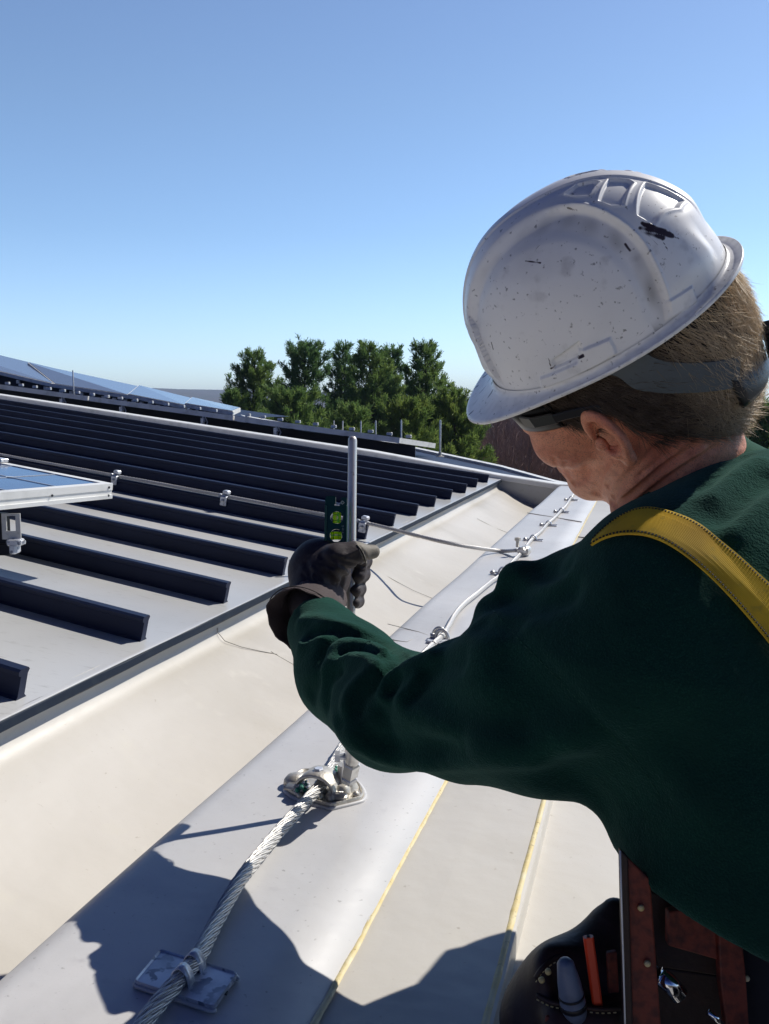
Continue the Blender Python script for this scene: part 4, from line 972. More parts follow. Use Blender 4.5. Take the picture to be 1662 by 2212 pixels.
V,Q=surfnet(hair_fin,c0-[.19,.18,.17],c0+[.17,.17,.15],.003)
hairb=mk('hair',V,Q,M['hairbase'],person,smooth=True); hairb['label']='short grey-brown hair, sunlight coloured in at the nape'
# strands
m=MB(); rng=np.random.default_rng(5)
Vh=w2h(V.astype(np.float32)); cand=np.where((Vh[:,2]<-.006))[0]; pick=rng.choice(cand,min(19000,len(cand)*3),replace=True)
SV=[];SF=[];nn=0;SA=[]
eps=.002
P0=V[pick].astype(np.float32)+rng.normal(0,.0012,(len(pick),3)).astype(np.float32)
gr=np.stack([hairb_sd(P0+np.eye(3,dtype=np.float32)[k]*eps)-hairb_sd(P0-np.eye(3,dtype=np.float32)[k]*eps) for k in range(3)],1); gr/=np.linalg.norm(gr,axis=1)[:,None]+1e-9
hp=w2h(P0); gh=gr@HA.T
# combing direction: back and down, flipping outward at the nape
dirh=np.stack([-.70+.45*np.clip((-hp[:,0]-.05)/.05,0,1),0*hp[:,0]+.10*np.sign(hp[:,1]),-.85-.0*hp[:,2]],1)+rng.normal(0,.30,(len(pick),3))
clump=np.stack([snoise(hp.astype(np.float32),90,41),snoise(hp.astype(np.float32),90,42),snoise(hp.astype(np.float32),90,43)],1)*.6
dirh=dirh+clump; dirh-=gh*(dirh*gh).sum(1)[:,None]*.96; dirh/=np.linalg.norm(dirh,axis=1)[:,None]
dw=dirh@HA.astype(float); Ls=rng.uniform(.014,.030,len(pick)); nape=np.clip((-hp[:,0]-.03)/.05,0,1)
for i in range(len(pick)):
    p=P0[i].astype(float); d=dw[i]; nrm_=gr[i].astype(float); L=Ls[i]; sd_=nrm(np.cross(d,nrm_)); w0=.00021
    fly=rng.random()<.05
    pts=[]
    for u in (0,.35,.7,1.):
        pts.append(p+d*L*u+nrm_*(.0009+ L*(.05+.10*nape[i]*u+(.30*u if fly else 0))*u))
    ww=[w0,w0,w0*.8,w0*.15]
    for q_,w_ in zip(pts,ww): SV+= [q_-sd_*w_,q_+sd_*w_,q_+nrm_*w_*1.2]
    for s in range(3):
        b=nn+s*3
        for k in range(3): SF.append((b+k,b+(k+1)%3,b+3+(k+1)%3,b+3+k))
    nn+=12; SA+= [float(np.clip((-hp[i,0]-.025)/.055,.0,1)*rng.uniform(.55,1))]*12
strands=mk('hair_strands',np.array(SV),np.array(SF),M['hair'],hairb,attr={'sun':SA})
# ---- sunglasses
sg=MB(); 
def HB(mb,c,size,ax=None,bev=0): 
    A=[HF,HL,HU] if ax is None else [nrm(np.array(a)@HA.astype(float)) for a in ax]; mb.box(h2w(c)[0],size,ax=A,bev=bev)
g=[]
for u in np.linspace(0,1,26):
    # wrap frame from temple round the brow
    th=math.radians(4+84*u); x=.112*math.cos(th)-.0; y=.074*math.sin(th)**.9+.001; 
    if u>.86: x=.112*math.cos(math.radians(4+84*.86))-.30*(u-.86)/.14*.2
    zc=-.040+.004*u; hh=.0155-.006*u*u if u<.75 else .0145-.004*(u-.75)*4
    g.append([(x*.985,y*.985,zc+hh),(x*1.02,y*1.02,zc+hh*.8),(x*1.035,y*1.03,zc),(x*1.02,y*1.02,zc-hh*.8),(x*.985,y*.985,zc-hh)])
g=np.array(g); m=MB(); m.sheet(h2w(g[:17].reshape(-1,3)).reshape(17,5,3)); gm=g[:17]*[1,-1,1]; m.sheet(h2w(gm.reshape(-1,3)).reshape(17,5,3)[::-1])
sgo=m.build('sunglasses',M['lens'],person,smooth=True); s_=sgo.modifiers.new('s','SOLIDIFY'); s_.thickness=.002
for s in (1,-1):
    m=MB(); pts=[(.098,.048,-.036),(.085,.064,-.034),(.062,.0765,-.033),(.040,.0815,-.035),(.020,.084,-.040)]
    for i,(a,b) in enumerate(zip(pts[:-1],pts[1:])):
        a=h2w(np.array(a)*[1,s,1])[0]; b=h2w(np.array(b)*[1,s,1])[0]; d_=b-a; m.box((a+b)/2,(np.linalg.norm(d_)*1.12,.003,.0125 if i<2 else .009),ax=[nrm(d_),nrm(np.cross(HU,d_)),np.cross(nrm(d_),nrm(np.cross(HU,d_)))],bev=.001)
    m.build('temple_arm',M['black'],sgo)
# ---- sweatshirt
ELB=W(852,1536,.975); WR=W(686,1352,1.165)
SHN=W(1420,1330,.86); SHF=W(1745,1160,1.03)
NK=W(1505,1050,.95)
def sw_base(P):
    P=P.astype(np.float32)
    d=cap(P,ELB,W(1010,1540,.905),.056,.061); d=smin(d,cap(P,W(1010,1540,.905),W(1180,1502,.845),.060,.083),.03)
    d=smin(d,cap(P,W(1180,1502,.845),W(1420,1430,.81),.083,.118),.04)          # upper sleeve
    f=cap(P,ELB,W(752,1452,1.085),.060,.059); f=smin(f,cap(P,W(752,1452,1.085),WR,.058,.0405),.02); d=smin(d,f,.022)
    d=smin(d,cap(P,W(1435,1322,.80),W(1420,1430,.80),.078,.108),.04)
    t=cap(P,W(1590,1320,.84),W(1662,1900,.76),.125,.124); d=smin(d,t,.05)
    t2=cap(P,W(1460,1305,.82),W(1745,1180,1.02),.070,.078); d=smin(d,t2,.045)
    d=smin(d,cap(P,W(1492,1112,.94),W(1560,1215,.92),.056,.10),.025)
    d=smin(d,ell(P,W(1720,1290,.88),(.12,.11,.14)),.06)
    # bulging folds of the chest front
    for (x,y,dd,r) in ((1124,1260,.885,.022),(1195,1318,.87,.036),(1060,1320,.90,.0145),(1125,1390,.89,.040),(1010,1424,.91,.013),(985,1448,.92,.024),(1245,1262,.87,.034)):
        d=smin(d,np.linalg.norm(P-W(x,y,dd).astype(np.float32),axis=1)-r,.022)
    # far arm reaching forward behind the chest
    fa=cap(P,SHF,W(1830,1540,.98),.075,.060); d=smin(d,fa,.05)
    # collar opening and hem
    p=P-W(1478,1040,.93).astype(np.float32)
    return d
swc=[]
for pts,A,w in (
    # forearm folds: ridges (+) and creases (-)
    ([(655,1345),(690,1338),(722,1349),(757,1357),(800,1380)],.0035,.010),
    ([(668,1375),(700,1362),(735,1362),(770,1372),(808,1382)],-.0065,.0075),
    ([(650,1395),(680,1378),(722,1378),(762,1378)],.0028,.008),
    ([(697,1415),(712,1388),(745,1373),(785,1372),(820,1384),(866,1418)],-.0075,.0075),
    ([(712,1412),(735,1396),(768,1393),(800,1400),(830,1412)],.0060,.009),
    ([(736,1425),(762,1408),(800,1410),(830,1430),(850,1440)],-.0055,.007),
    ([(700,1445),(722,1432),(762,1424),(800,1430),(828,1444)],.0062,.010),
    ([(672,1500),(686,1465),(697,1440),(700,1420)],-.0048,.009),
    ([(705,1520),(706,1490),(714,1465),(735,1450)],-.0042,.008),
    ([(768,1530),(780,1500),(805,1475),(835,1448),(876,1432)],-.0085,.0085),
    ([(752,1520),(762,1495),(785,1470),(812,1452)],.0050,.009),
    ([(832,1505),(838,1480),(862,1456),(900,1436),(935,1420)],.0075,.0090),
    ([(846,1492),(853,1475),(866,1462)],-.0075,.0055),
    ([(868,1512),(888,1485),(900,1465)],.0055,.0070),
    ([(888,1500),(915,1462),(950,1440),(990,1430)],-.0050,.010),
    ([(886,1522),(940,1555),(1000,1588),(1065,1600),(1150,1604),(1240,1596)],.0075,.018),
    ([(900,1500),(960,1530),(1030,1560),(1120,1575)],-.0060,.018),
    ([(765,1590),(810,1625),(880,1645),(960,1642),(1060,1632),(1150,1630)],.0050,.012),
    ([(800,1600),(860,1618),(930,1618),(1010,1608)],-.0040,.012),
    ([(838,1600),(830,1560),(828,1525),(836,1500)],-.0035,.009),
    ([(728,1560),(740,1585),(765,1610)],.0035,.007),
    # chest side
    ([(1090,1285),(1130,1300),(1180,1300),(1225,1280)],-.0085,.013),([(1040,1345),(1080,1350),(1110,1345)],-.006,.010),([(1165,1225),(1190,1240),(1220,1225)],-.005,.009),([(1100,1420),(1180,1500),(1290,1560)],-.005,.02),([(1240,1690),(1330,1640),(1440,1600)],-.008,.02),([(1290,1740),(1380,1720),(1480,1660)],-.006,.022),([(1300,1560),(1420,1640),(1600,1760)],.006,.03),
    # lit shoulder blade ridges
    ([(1560,1120),(1610,1070),(1662,1030)],-.006,.012),([(1540,1080),(1590,1035),(1640,1000)],.005,.010),([(1520,1050),(1560,1010),(1600,985)],-.004,.009),([(1590,1150),(1640,1110),(1680,1085)],.005,.012),
    ([(1046,1296),(1090,1345),(1135,1395),(1190,1450),(1250,1512),(1310,1575),(1372,1640),(1430,1725)],-.0016,.0045),
    ([(1395,1190),(1480,1260),(1560,1400),(1620,1560)],.0012,.0035)):
    L=tracel(sw_base,dens(pts,4)); swc.append((L,A*(2.5 if A>0 else 2.4)*(1 if np.mean([q[0] for q in pts])<1000 else .62),w))
sw_f=creased(sw_base,swc)
Eax=nrm(WR-ELB)
def sw_fin(P):
    P=P.astype(np.float32); d=sw_f(P)
    d=d+.0022*snoise(P,26,51,6)+.0011*snoise(P,70,52,6)
    hn_=nrm(UC*.93+RT*.36); d=smax(d,-smax((P-W(1432,1985,.66).astype(np.float32))@hn_.astype(np.float32),.16-P@RT.astype(np.float32),.01),.010)      # hem
    # cut open at the wrist
    d=smax(d,((P-(WR+Eax*.004).astype(np.float32))@Eax.astype(np.float32)),.006)
    return d
lo=np.array([-.62,.25,-.36]);hi=np.array([.75,1.75,.62])
V,Q=surfnet(sw_fin,lo,hi,.0055)
ktop=V[:,2]>-.36
sweat=mk('sweatshirt',V,Q,M['fleece'],person,smooth=True); sweat['label']='dark green fleece sweatshirt with deep folds at the elbow'
for pts in ([(1050,1302),(1090,1345),(1135,1395),(1190,1450),(1250,1512),(1310,1575),(1372,1640),(1430,1725)],):
    L=tracel(sw_fin,dens(pts,10)); m=MB()
    for k in range(0,len(L)-2,2): m.tube([L[k],L[k+1]],.0007,4)
    m.build('seam_stitching',M['rib'],sweat)
# collar ribbing
col_pts=[(1322,1118),(1380,1082),(1440,1048),(1500,1015),(1552,982),(1590,952),(1604,938)]
def on(sd,x,y): return trace(sd,x,y)
m=MB(); g=[]
ca_=W(1598,938,.905); cb_=W(1338,1112,.945); cc_=(ca_+cb_)/2; cu=nrm(ca_-cb_); cv=nrm(FW+.02*UC-cu*(FW@cu)); nax=np.cross(cv,cu); nax=nax if nax@UC>0 else -nax; ra_=np.linalg.norm(ca_-cb_)/2
for k in range(61):
    t=2*pi*k/60; row=[]
    for (o,z) in ((-.006,.006),(-.003,.010),(.000,.0085),(.002,.000),(.005,-.012),(.012,-.026),(.020,-.040)): row.append(cc_+cu*cos(t)*(ra_+o)+cv*sin(t)*(ra_*.86+o)+nax*(z-.004*sin(t)))
    g.append(row)
g=np.array(g)
m.sheet(g); m.build('collar',M['rib'],sweat,smooth=True)
# ---- trousers and boots on the lower roof
def leg_sd(P):
    P=P.astype(np.float32); d=ell(P,W(1690,2030,.84),(.13,.095,.15))
    for s,(hx,hy) in ((1,(.21,.62)),(-1,(.37,.76))):
        hip=np.array([hx,hy,-.02]); kn=np.array([hx+.02,hy+.03,-.48]); an=np.array([hx+.05,hy-.04,-.88]); d=smin(d,cap(P,hip,kn,.095,.068),.04); d=smin(d,cap(P,kn,an,.066,.050),.02)
    return d+.003*snoise(P,30,61)
V,Q=surfnet(leg_sd,(.05,.35,-.92),(.75,1.0,.15),.011); mk('trousers',V,Q,M['denim'],person,smooth=True)
def boot_sd(P):
    P=P.astype(np.float32); d=None
    for hx,hy in ((.26,.58),(.42,.72)):
        q=smin(cap(P,(hx,hy,-.85),(hx,hy,-.92),.048,.046),cap(P,(hx,hy-.02,-.93),(hx-.11,hy+.14,-.935),.045,.038),.03); d=q if d is None else np.minimum(d,q)
    return smax(d,-(P[:,2]+.968),.004)
V,Q=surfnet(boot_sd,(.1,.3,-1.0),(.7,1.0,-.75),.008); mk('boots',V,Q,M['leather'],person,smooth=True)
# ---- gloved hand
def HW(x,y,d): return W(x,y,d).astype(np.float32)
def gl_sd(P):
    P=P.astype(np.float32)
    d=ell(P,HW(690,1238,1.245),(.040,.034,.046))
    d=smin(d,cap(P,HW(672,1302,1.205),HW(690,1240,1.235),.030,.036),.02)
    d=smin(d,cap(P,HW(668,1205,1.275),HW(690,1262,1.262),.018,.024),.02)
    d=smin(d,cap(P,HW(684,1190,1.255),HW(700,1200,1.235),.012,.016),.012)
    # thumb over the near side of the rod
    th=cap(P,HW(690,1245,1.21),HW(728,1206,1.208),.0215,.0175); th=smin(th,cap(P,HW(728,1206,1.208),HW(765,1196,1.213),.0170,.0145),.012); th=smin(th,cap(P,HW(765,1196,1.213),HW(806,1192,1.228),.0135,.0092),.010)
    d=smin(d,th,.012)
    # fingers wrap behind the rod and show their ends at its right
    for (y0,y1,y2,r,x3,dz) in ((1200,1204,1212,.0115,790,-.000),(1222,1230,1240,.0118,786,.0),(1250,1262,1272,.0112,778,.0),(1276,1290,1299,.0095,777,.0)):
        k=HW(668 if r>.0114 else 680,y0+6,1.285); a=HW(700,y1,1.305); b=HW(752,y1+3,1.310); c=HW(x3-4,y2,1.290); e_=HW(x3-12,y2+3,1.262)
        f=cap(P,k,a,r*1.08,r*1.02); f=smin(f,cap(P,a,b,r*1.02,r),.006); f=smin(f,cap(P,b,c,r,r*.97),.005); f=smin(f,cap(P,c,e_,r*.97,r*.86),.004)
        d=smin(d,f,.0045)
    return d
glc=[]
for pts,A,w in (([(690,1215),(712,1222),(735,1226)],-.0012,.0022),([(655,1240),(668,1258),(672,1278)],-.0012,.003),([(700,1285),(715,1270),(728,1262)],-.0015,.002),([(672,1225),(690,1240),(700,1255)],.0012,.0022),([(664,1262),(690,1278),(715,1292)],-.0012,.0025),([(722,1206),(740,1212),(762,1215),(785,1225)],-.0030,.0030),([(748,1209),(770,1218),(790,1232)],.0020,.0030),([(730,1225),(745,1232),(752,1238)],.0030,.0028),([(714,1230),(724,1240),(732,1252)],.0032,.0028),([(700,1232),(712,1246),(720,1262)],-.0028,.0025),([(736,1220),(750,1228),(758,1236)],-.0024,.0022),
    ([(676,1245),(684,1256),(688,1268)],.0022,.0022),([(692,1200),(706,1214),(716,1226)],-.0020,.0035),([(660,1215),(668,1240),(670,1270)],-.0016,.004),([(776,1180),(788,1195),(796,1212)],-.0012,.0014),([(740,1200),(756,1196),(776,1186)],.0014,.003),([(742,1250),(736,1272),(730,1292)],-.0030,.004),([(715,1275),(700,1262),(684,1262)],.0015,.003)):
    L=tracel(gl_sd,dens(pts,4)); glc.append((L,A*2.3,w*.9))
gl_f=creased(gl_sd,glc)
def gl_fin(P): return gl_f(P)+.0009*snoise(P,120,71,6)+.0005*snoise(P,260,72,8)
gc=W(720,1250,1.255)
V,Q=surfnet(gl_fin,gc-[.12,.12,.10],gc+[.12,.12,.10],.0016)
qv=(V-W(776,1190,1.22))@RT
tipm=np.zeros(len(V))
tt=(V-CAM); dd=tt@FW; pxx=831+FL*(tt@RT)/dd; pyy=1106-FL*(tt@UC)/dd
tl=(pxx-(772+ (pyy-1178)*.42)); tipm=np.where((tl>0)&(pyy<1216)&(dd<1.26),1.,0.)
gm_=M['glove']; attr_mix(gm_,'tip',(.17,.155,.125),.3,.7)
glove=mk('glove',V,Q,gm_,person,smooth=True,attr={'tip':tipm}); glove['label']='black fabric work glove with a worn grey thumb tip, closed round the rod'
m=MB(); L=tracel(gl_fin,dens([(771,1177),(780,1188),(786,1200),(790,1214)],5)); m.tube(L,.0011,5); m.build('seam_stitching',M['thread'],glove,smooth=True)
# other gloved hand, resting on the roof behind the chest
def gl2(P):
    P=P.astype(np.float32); w=W(1840,1700,.96); o=w.astype(np.float32); dn=np.array([-.05,.06,-.10]); d=cap(P,o,o+dn,.034,.038)
    for k in range(4): a=o+dn+np.array([(k-1.5)*.022,(k-1.5)*.012,0]); b=a+np.array([-.02,.035,-.05]); d=smin(d,cap(P,a,b,.011,.0095),.005); d=smin(d,cap(P,b,b+np.array([-.012,.02,-.02]),.0095,.008),.004)
    a=o+dn*.4; d=smin(d,cap(P,a,a+np.array([-.055,-.01,-.05]),.014,.010),.006); return d
w2=W(1840,1700,.96); V,Q=surfnet(gl2,w2-[.15,.12,.24],w2+[.12,.18,.07],.004); mk('glove',V,Q,M['glove'],person,smooth=True)
# gauntlet cuff
wc=W(676,1322,1.195); wax=nrm(W(640,1368,1.13)-W(690,1275,1.225)); wu=nrm(np.cross(wax,FW)); wv=np.cross(wax,wu)
m=MB(); g=[]
for k in range(49):
    t=2*pi*k/48; dr=wu*cos(t)+wv*sin(t); row=[]
    fl=1+.10*cos(t*2+.6)
    for (z,r) in ((-.045,.034),(-.030,.0355),(-.012,.039),(.006,.0445),(.022,.0478*fl),(.030,.0500*fl),(.0315,.0500*fl),(.030,.0482*fl),(.02,.0458*fl),(.004,.041)):
        row.append(wc+wax*z+dr*(r+.0012*math.sin(t*7+z*160)+.0008*math.sin(t*13-z*260)))
    g.append(row)
g=np.array(g); g[-1]=g[0]; m.sheet(g); cf=m.build('glove_cuff',M['cuff'],glove,smooth=True)
m=MB(); m.tube([wc+wax*.0255+(wu*cos(t)+wv*sin(t))*(.0494*(1+.10*cos(t*2+.6))+.001) for t in np.linspace(0,2*pi,60)],.0007,4); m.build('cuff_stitching',M['thread'],cf,smooth=True)
# ---- harness strap laid over the shoulder
bvh=None
def ribbon(P,N,th):
    a,b=P.shape[:2]; T=P+N*th; m=MB(); m.sheet(T); m.sheet(P[::-1])
    for j in (0,b-1):
        e=np.stack([P[:,j],T[:,j]],1); m.sheet(e if j==0 else e[::-1])
    return m
def strap(L1,L2,name,mat,off=.0035,th=.0022,nx=9,sd=sw_fin,stitch=True,par=person):
    n=60
    def rs(L): L=np.array(dens(L,12)); s=np.concatenate([[0],np.cumsum(np.linalg.norm(np.diff(L,axis=0),axis=1))]); q=np.linspace(0,s[-1],n); return np.stack([np.interp(q,s,L[:,0]),np.interp(q,s,L[:,1])],1)
    A=rs(L1);B=rs(L2); pts=[];
    for i in range(n):
        a=trace(sd,*A[i]); b=trace(sd,*B[i]); pts.append((a,b))
    P=np.array([[a+(b-a)*u for u in np.linspace(0,1,nx)] for a,b in pts if a is not None and b is not None])
    for _ in range(6): P[1:-1]=(P[:-2]+2*P[1:-1]+P[2:])/4
    # push out to the surface offset along the gradient
    sh=P.shape; Q_=P.reshape(-1,3).astype(np.float32)
    for _ in range(8):
        d=sd(Q_); e=.003; gr=np.stack([sd(Q_+np.eye(3,dtype=np.float32)[k]*e)-sd(Q_-np.eye(3,dtype=np.float32)[k]*e) for k in range(3)],1); gr/=np.linalg.norm(gr,axis=1)[:,None]+1e-9
        Q_=Q_-gr*((d-off)[:,None])*.7
    P=Q_.reshape(sh).astype(float)
    for _ in range(3): P[1:-1]=(P[:-2]+2*P[1:-1]+P[2:])/4
    N=gr.reshape(sh); return P,N
PB,NB=strap([(1330,782),(1352,800),(1362,772),(1385,764),(1417,772),(1465,778),(1505,779),(1550,775),(1590,768)][0:1]+[(1375,752),(1400,765),(1425,775),(1465,780),(1505,781),(1550,777),(1590,768)],[(1300,802),(1336,808),(1352,820),(1368,834),(1413,842),(1460,844),(1542,840),(1585,832)],'b',None,off=.0030,nx=7,sd=hairb_sd)
for sy in (1,-1):
    PL=(PB-HC)@HA.astype(float).T; NL=NB@HA.astype(float).T; PL=PL*[1,sy,1]; NL=NL*[1,sy,1]; Pw=h2w(PL.reshape(-1,3)).reshape(PL.shape); Nw=NL@HA.astype(float)
    if sy<0: Pw=Pw[::-1]; Nw=Nw[::-1]
    ribbon(Pw,Nw,.0022).build('suspension_band',M['band'],hat_e,smooth=True)
U1=[(1290,1172),(1332,1132),(1385,1106),(1430,1110),(1500,1135),(1560,1180),(1620,1232),(1690,1300),(1760,1390)]
U2=[(1285,1185),(1318,1166),(1388,1162),(1450,1186),(1520,1240),(1590,1312),(1655,1390),(1710,1470),(1760,1560)]
P,N=strap(U1,U2,'harness_strap',M['webbing'])
np_=len(P)
hst=ribbon(P,N,.0022).build('harness_strap',M['webbing'],person,smooth=True); hst['label']='worn yellow harness webbing with black edge stitching over the near shoulder'
m=MB()
for j in (0,P.shape[1]-1):
    jj=.06 if j==0 else .94; L=P[:,0]*(1-jj)+P[:,-1]*jj+N[:,4]*.0027; s=dens(list(L),6)
    for k in range(0,len(s)-4,4): m.tube([s[k],s[k+1],s[k+2]],.00085,4)
m.build('edge_stitching',M['thread'],hst)
# weave ribs as geometry-scale relief
m=MB(); 
for jj in np.linspace(.08,.92,24):
    x=jj*(P.shape[1]-1); i0=int(x); fr=x-i0; L=P[:,i0]*(1-fr)+P[:,min(i0+1,P.shape[1]-1)]*fr+N[:,4]*.0021; m.tube(np.array(dens(list(L),2)),.00038,4)
m.build('webbing_cord',M['webbing'],hst,smooth=True)
# far strap
fs=MB(); c_=W(1690,960,1.12)
g=[]
for u in np.linspace(0,1,20):
    a=trace(sw_fin,1632+u*90,936+30*u*u+4) 
m2=MB(); Lg=[]
for u in np.linspace(-1,1,17):
    ctr=SHF+RT*.0+UP*0+np.array([0,0,0.0]); ang=u*1.6
    base=W(1672,1080,1.01); p_=base+UP*.10*cos(ang)+_f*.11*sin(ang)
    row=[]
    for v_ in (-.024,-.012,0,.012,.024):
        q=(p_+RT*v_).astype(np.float32)[None]
        for _ in range(12):
            d=sw_fin(q); e=.003; gr=np.stack([sw_fin(q+np.eye(3,dtype=np.float32)[k]*e)-sw_fin(q-np.eye(3,dtype=np.float32)[k]*e) for k in range(3)],1); gr/=np.linalg.norm(gr)+1e-9; q=q-gr*(d-.006)[:,None]*.7
        row.append(q[0].astype(float))
    Lg.append(row)
g=np.array(Lg); 
for _ in range(4): g[1:-1]=(g[:-2]+2*g[1:-1]+g[2:])/4
m2.sheet(g); o=m2.build('harness_strap',M['webbing'],person,smooth=True); s_=o.modifiers.new('s','SOLIDIFY'); s_.thickness=.003
# ================================================================== tool belt with pouch, and the tools standing in it
def pouch_sd(P):
    P=P.astype(np.float32)
    d=ell(P,W(1250,2200,.79),(.060,.042,.070)); d=smin(d,ell(P,W(1195,2115,.77),(.017,.02,.026)),.02); d=smin(d,cap(P,W(1200,2120,.79),W(1320,2020,.80),.016,.022),.02)
    d=smin(d,cap(P,W(1330,1960,.80),W(1320,2060,.80),.007,.03),.02); d=smin(d,cap(P,W(1150,2215,.78),W(1300,2260,.76),.022,.03),.03)
    d=smax(d,-cap(P,W(1225,2085,.745),W(1240,2150,.742),.022,.018),.010); d=smax(d,-cap(P,W(1283,2040,.75),W(1292,2150,.745),.016,.014),.010)      # open pockets
    d=smin(d,cap(P,W(1210,2215,.742),W(1320,2205,.742),.016,.014),.012)
    return d+.0018*snoise(P,60,81)
V,Q=surfnet(pouch_sd,W(1240,2190,.79)-[.14,.14,.15],W(1240,2190,.79)+[.14,.14,.16],.0038)
belt=mk('tool_belt',V,Q,M['leather'],person,smooth=True); belt['label']='dark leather tool belt with oxblood straps'
def slab(pts,d0,th,name,mat,par=None,dd=None):
    P=[W(x,y,d0 if dd is None else dd[i]) for i,(x,y) in enumerate(pts)]; m=MB(); m.prism(P,FW*th); o=m.build(name,mat,par or belt); b=o.modifiers.new('b','BEVEL'); b.width=.0015; b.segments=2; return o
slab([(1354,1850),(1372,1868),(1406,1900),(1432,2260),(1366,2260)],.712,.006,'leather_strap',M['redleather'])
slab([(1342,1838),(1358,1852),(1370,2260),(1352,2260)],.706,.010,'strap_edge',M['leather'])
m=MB(); m.tube([W(1340,1838,.704),W(1343,1950,.703),W(1347,2080,.702),W(1352,2260,.702)],.00075,6); m.build('edge_piping',M['white_metal'],belt,smooth=True)
slab([(1444,1970),(1490,1962),(1548,1986),(1552,2075),(1500,2060),(1444,2044)],.745,.01,'leather_patch',M['redleather'])
slab([(1552,2000),(1600,1996),(1612,2100),(1622,2260),(1575,2260),(1556,2120)],.74,.01,'leather_strap',M['redleather'])
slab([(1400,1925),(1470,1945),(1560,1958),(1662,1962),(1720,1965),(1720,2120),(1560,2110),(1420,2090)],.765,.012,'waist_belt',M['leather'])
slab([(1420,2090),(1560,2110),(1660,2110),(1700,2300),(1380,2300)],.775,.05,'pouch_body',M['leather'])
m=MB(); a=W(1424,2108,.735); b=W(1468,2150,.735); m.tube([a,(a+b)/2+UP*.002,b],.0075,20); m.build('polished_ring',M['chrome'],belt,smooth=True)
m=MB(); a=W(1530,2185,.735); b=W(1562,2212,.735); m.tube([a,b],.0025,10); m.build('polished_tool_edge',M['chrome'],belt,smooth=True)
for x,y in ((1184,2098),(1170,2116),(1612,2112),(1384,1960),(1398,2080)): m=MB(); m.lathe([(.0026,0),(.0024,.002),(.001,.003)],W(x,y,.746 if x<1300 or x>1500 else .7105),axis=-FW,n=12); m.build('brass_rivet',M['sealant'],belt,smooth=True)
def ptrace(pts): return tracel(pouch_sd,dens(pts,6))
for pts in ([(1160,2150),(1190,2165),(1225,2172),(1262,2176),(1300,2180),(1338,2178)],[(1158,2112),(1172,2092),(1196,2072),(1225,2062)]):
    m=MB(); m.tube(ptrace(pts),.0022,8); m.build('pocket_piping',M['leather'],belt,smooth=True)
    L=ptrace([(x,y+9) for x,y in pts]); 
    m=MB()
    for k in range(0,len(L)-2,2): m.tube([L[k],L[k+1]],.0006,4)
    m.build('pocket_stitching',M['sealant'],belt)
slab([(1312,2060),(1334,2056),(1340,2176),(1316,2180)],.752,.006,'tool_loop',M['redleather'])
slab([(1180,2196),(1262,2200),(1264,2214),(1178,2210)],.735,.004,'tool_loop',M['redleather'])
pe=empty('carpenter_pencil',W(1292,2180,.765),'orange carpenter pencil standing upright in the tool pouch','pencil')
m=MB(); a=W(1294,2195,.742); b=W(1271,2023,.735); ax=nrm(b-a); L=np.linalg.norm(b-a); sx=nrm(np.cross(ax,FW)); 
V=[];prof=[(-.0040,-.0016),(-.0026,-.0030),(.0026,-.0030),(.0040,-.0016),(.0040,.0016),(.0026,.0030),(-.0026,.0030),(-.0040,.0016)]
for t in (0,L): V+=[a+ax*t+sx*p_*1.0+FW*q_ for p_,q_ in prof]
m.add(V,[(k,(k+1)%8,8+(k+1)%8,8+k) for k in range(8)]+[tuple(range(8,16)),tuple(range(7,-1,-1))]); m.build('pencil_body',M['orange'],pe)
m=MB(); m.lathe([(.0014,0),(.0012,.001)],b,axis=ax,n=8); m.build('pencil_lead',M['dark'],pe)
gr_=empty('hand_tool',W(1240,2180,.76),'blue-grey tapered tool handle standing in the pouch left of the pencil','tool')
m=MB(); a=W(1243,2195,.738); b=W(1220,2072,.730); ax=nrm(b-a); L=np.linalg.norm(b-a); m.lathe([(.0098,0),(.0104,L*.25),(.0092,L*.6),(.0066,L*.93),(.0045,L*.985),(.002,L)],a,axis=ax,n=20); m.build('grip',M['bluegrip'],gr_,smooth=True)
m=MB(); m.lathe([(.0108,0),(.0108,.003),(.0102,.005)],a+ax*L*.16,axis=ax,n=20); m.lathe([(.0105,0),(.0105,.002)],a+ax*L*.35,axis=ax,n=20); m.build('grip_ring',M['black'],gr_,smooth=True)
# ================================================================== ground, woodland, hills
GZ=-9.0
mb=MB(); n=40; g=[]
for i in range(n+1):
    row=[]
    for j in range(n+1):
        a=(i/n*2-1); b=(j/n*2-1); X=9000*a*abs(a); Y=9000*b*abs(b); row.append((X,Y,GZ+(1.2*math.sin(X*.02)*math.cos(Y*.017) if max(abs(X),abs(Y))<1500 and max(abs(X),abs(Y))>25 else 0)))
    g.append(row)
mb.sheet(np.array(g)[::-1]); go=mb.build('ground',M['ground'],smooth=True); tag(go,'leaf covered woodland floor far below the roof','ground',kind='structure')
mb=MB(); g=[]
for i in range(121):
    az=math.radians(-75+150*i/120)+0.0; row=[]
    px=831+FL*math.tan(az) if abs(az)<1.3 else (9e3 if az>0 else -9e3)
    top=np.interp(px,[-3000,0,240,330,420,520,700,900,1000,1100,1400,1700,4000],[830,836,846,837,841,843,846,851,855,859,868,872,860])+1.6*math.sin(px*.02)+.9*math.sin(px*.057)
    Dm=2400; hz=.53+(885-top)/FL*Dm
    for dd,k in ((1000,0),(1400,.12),(1800,.42),(2100,.75),(2400,1.0),(2700,.8),(3400,.2)):
        dr=_f*math.cos(az)+RT*math.sin(az); z=GZ+(hz-GZ)*k+(6*math.sin(az*60+dd*.01)*k*(1-k)*4 if 0<k<1 else 0); p=dr*dd/max(.3,math.cos(az)); row.append((p[0],p[1],z))
    g.append(row)
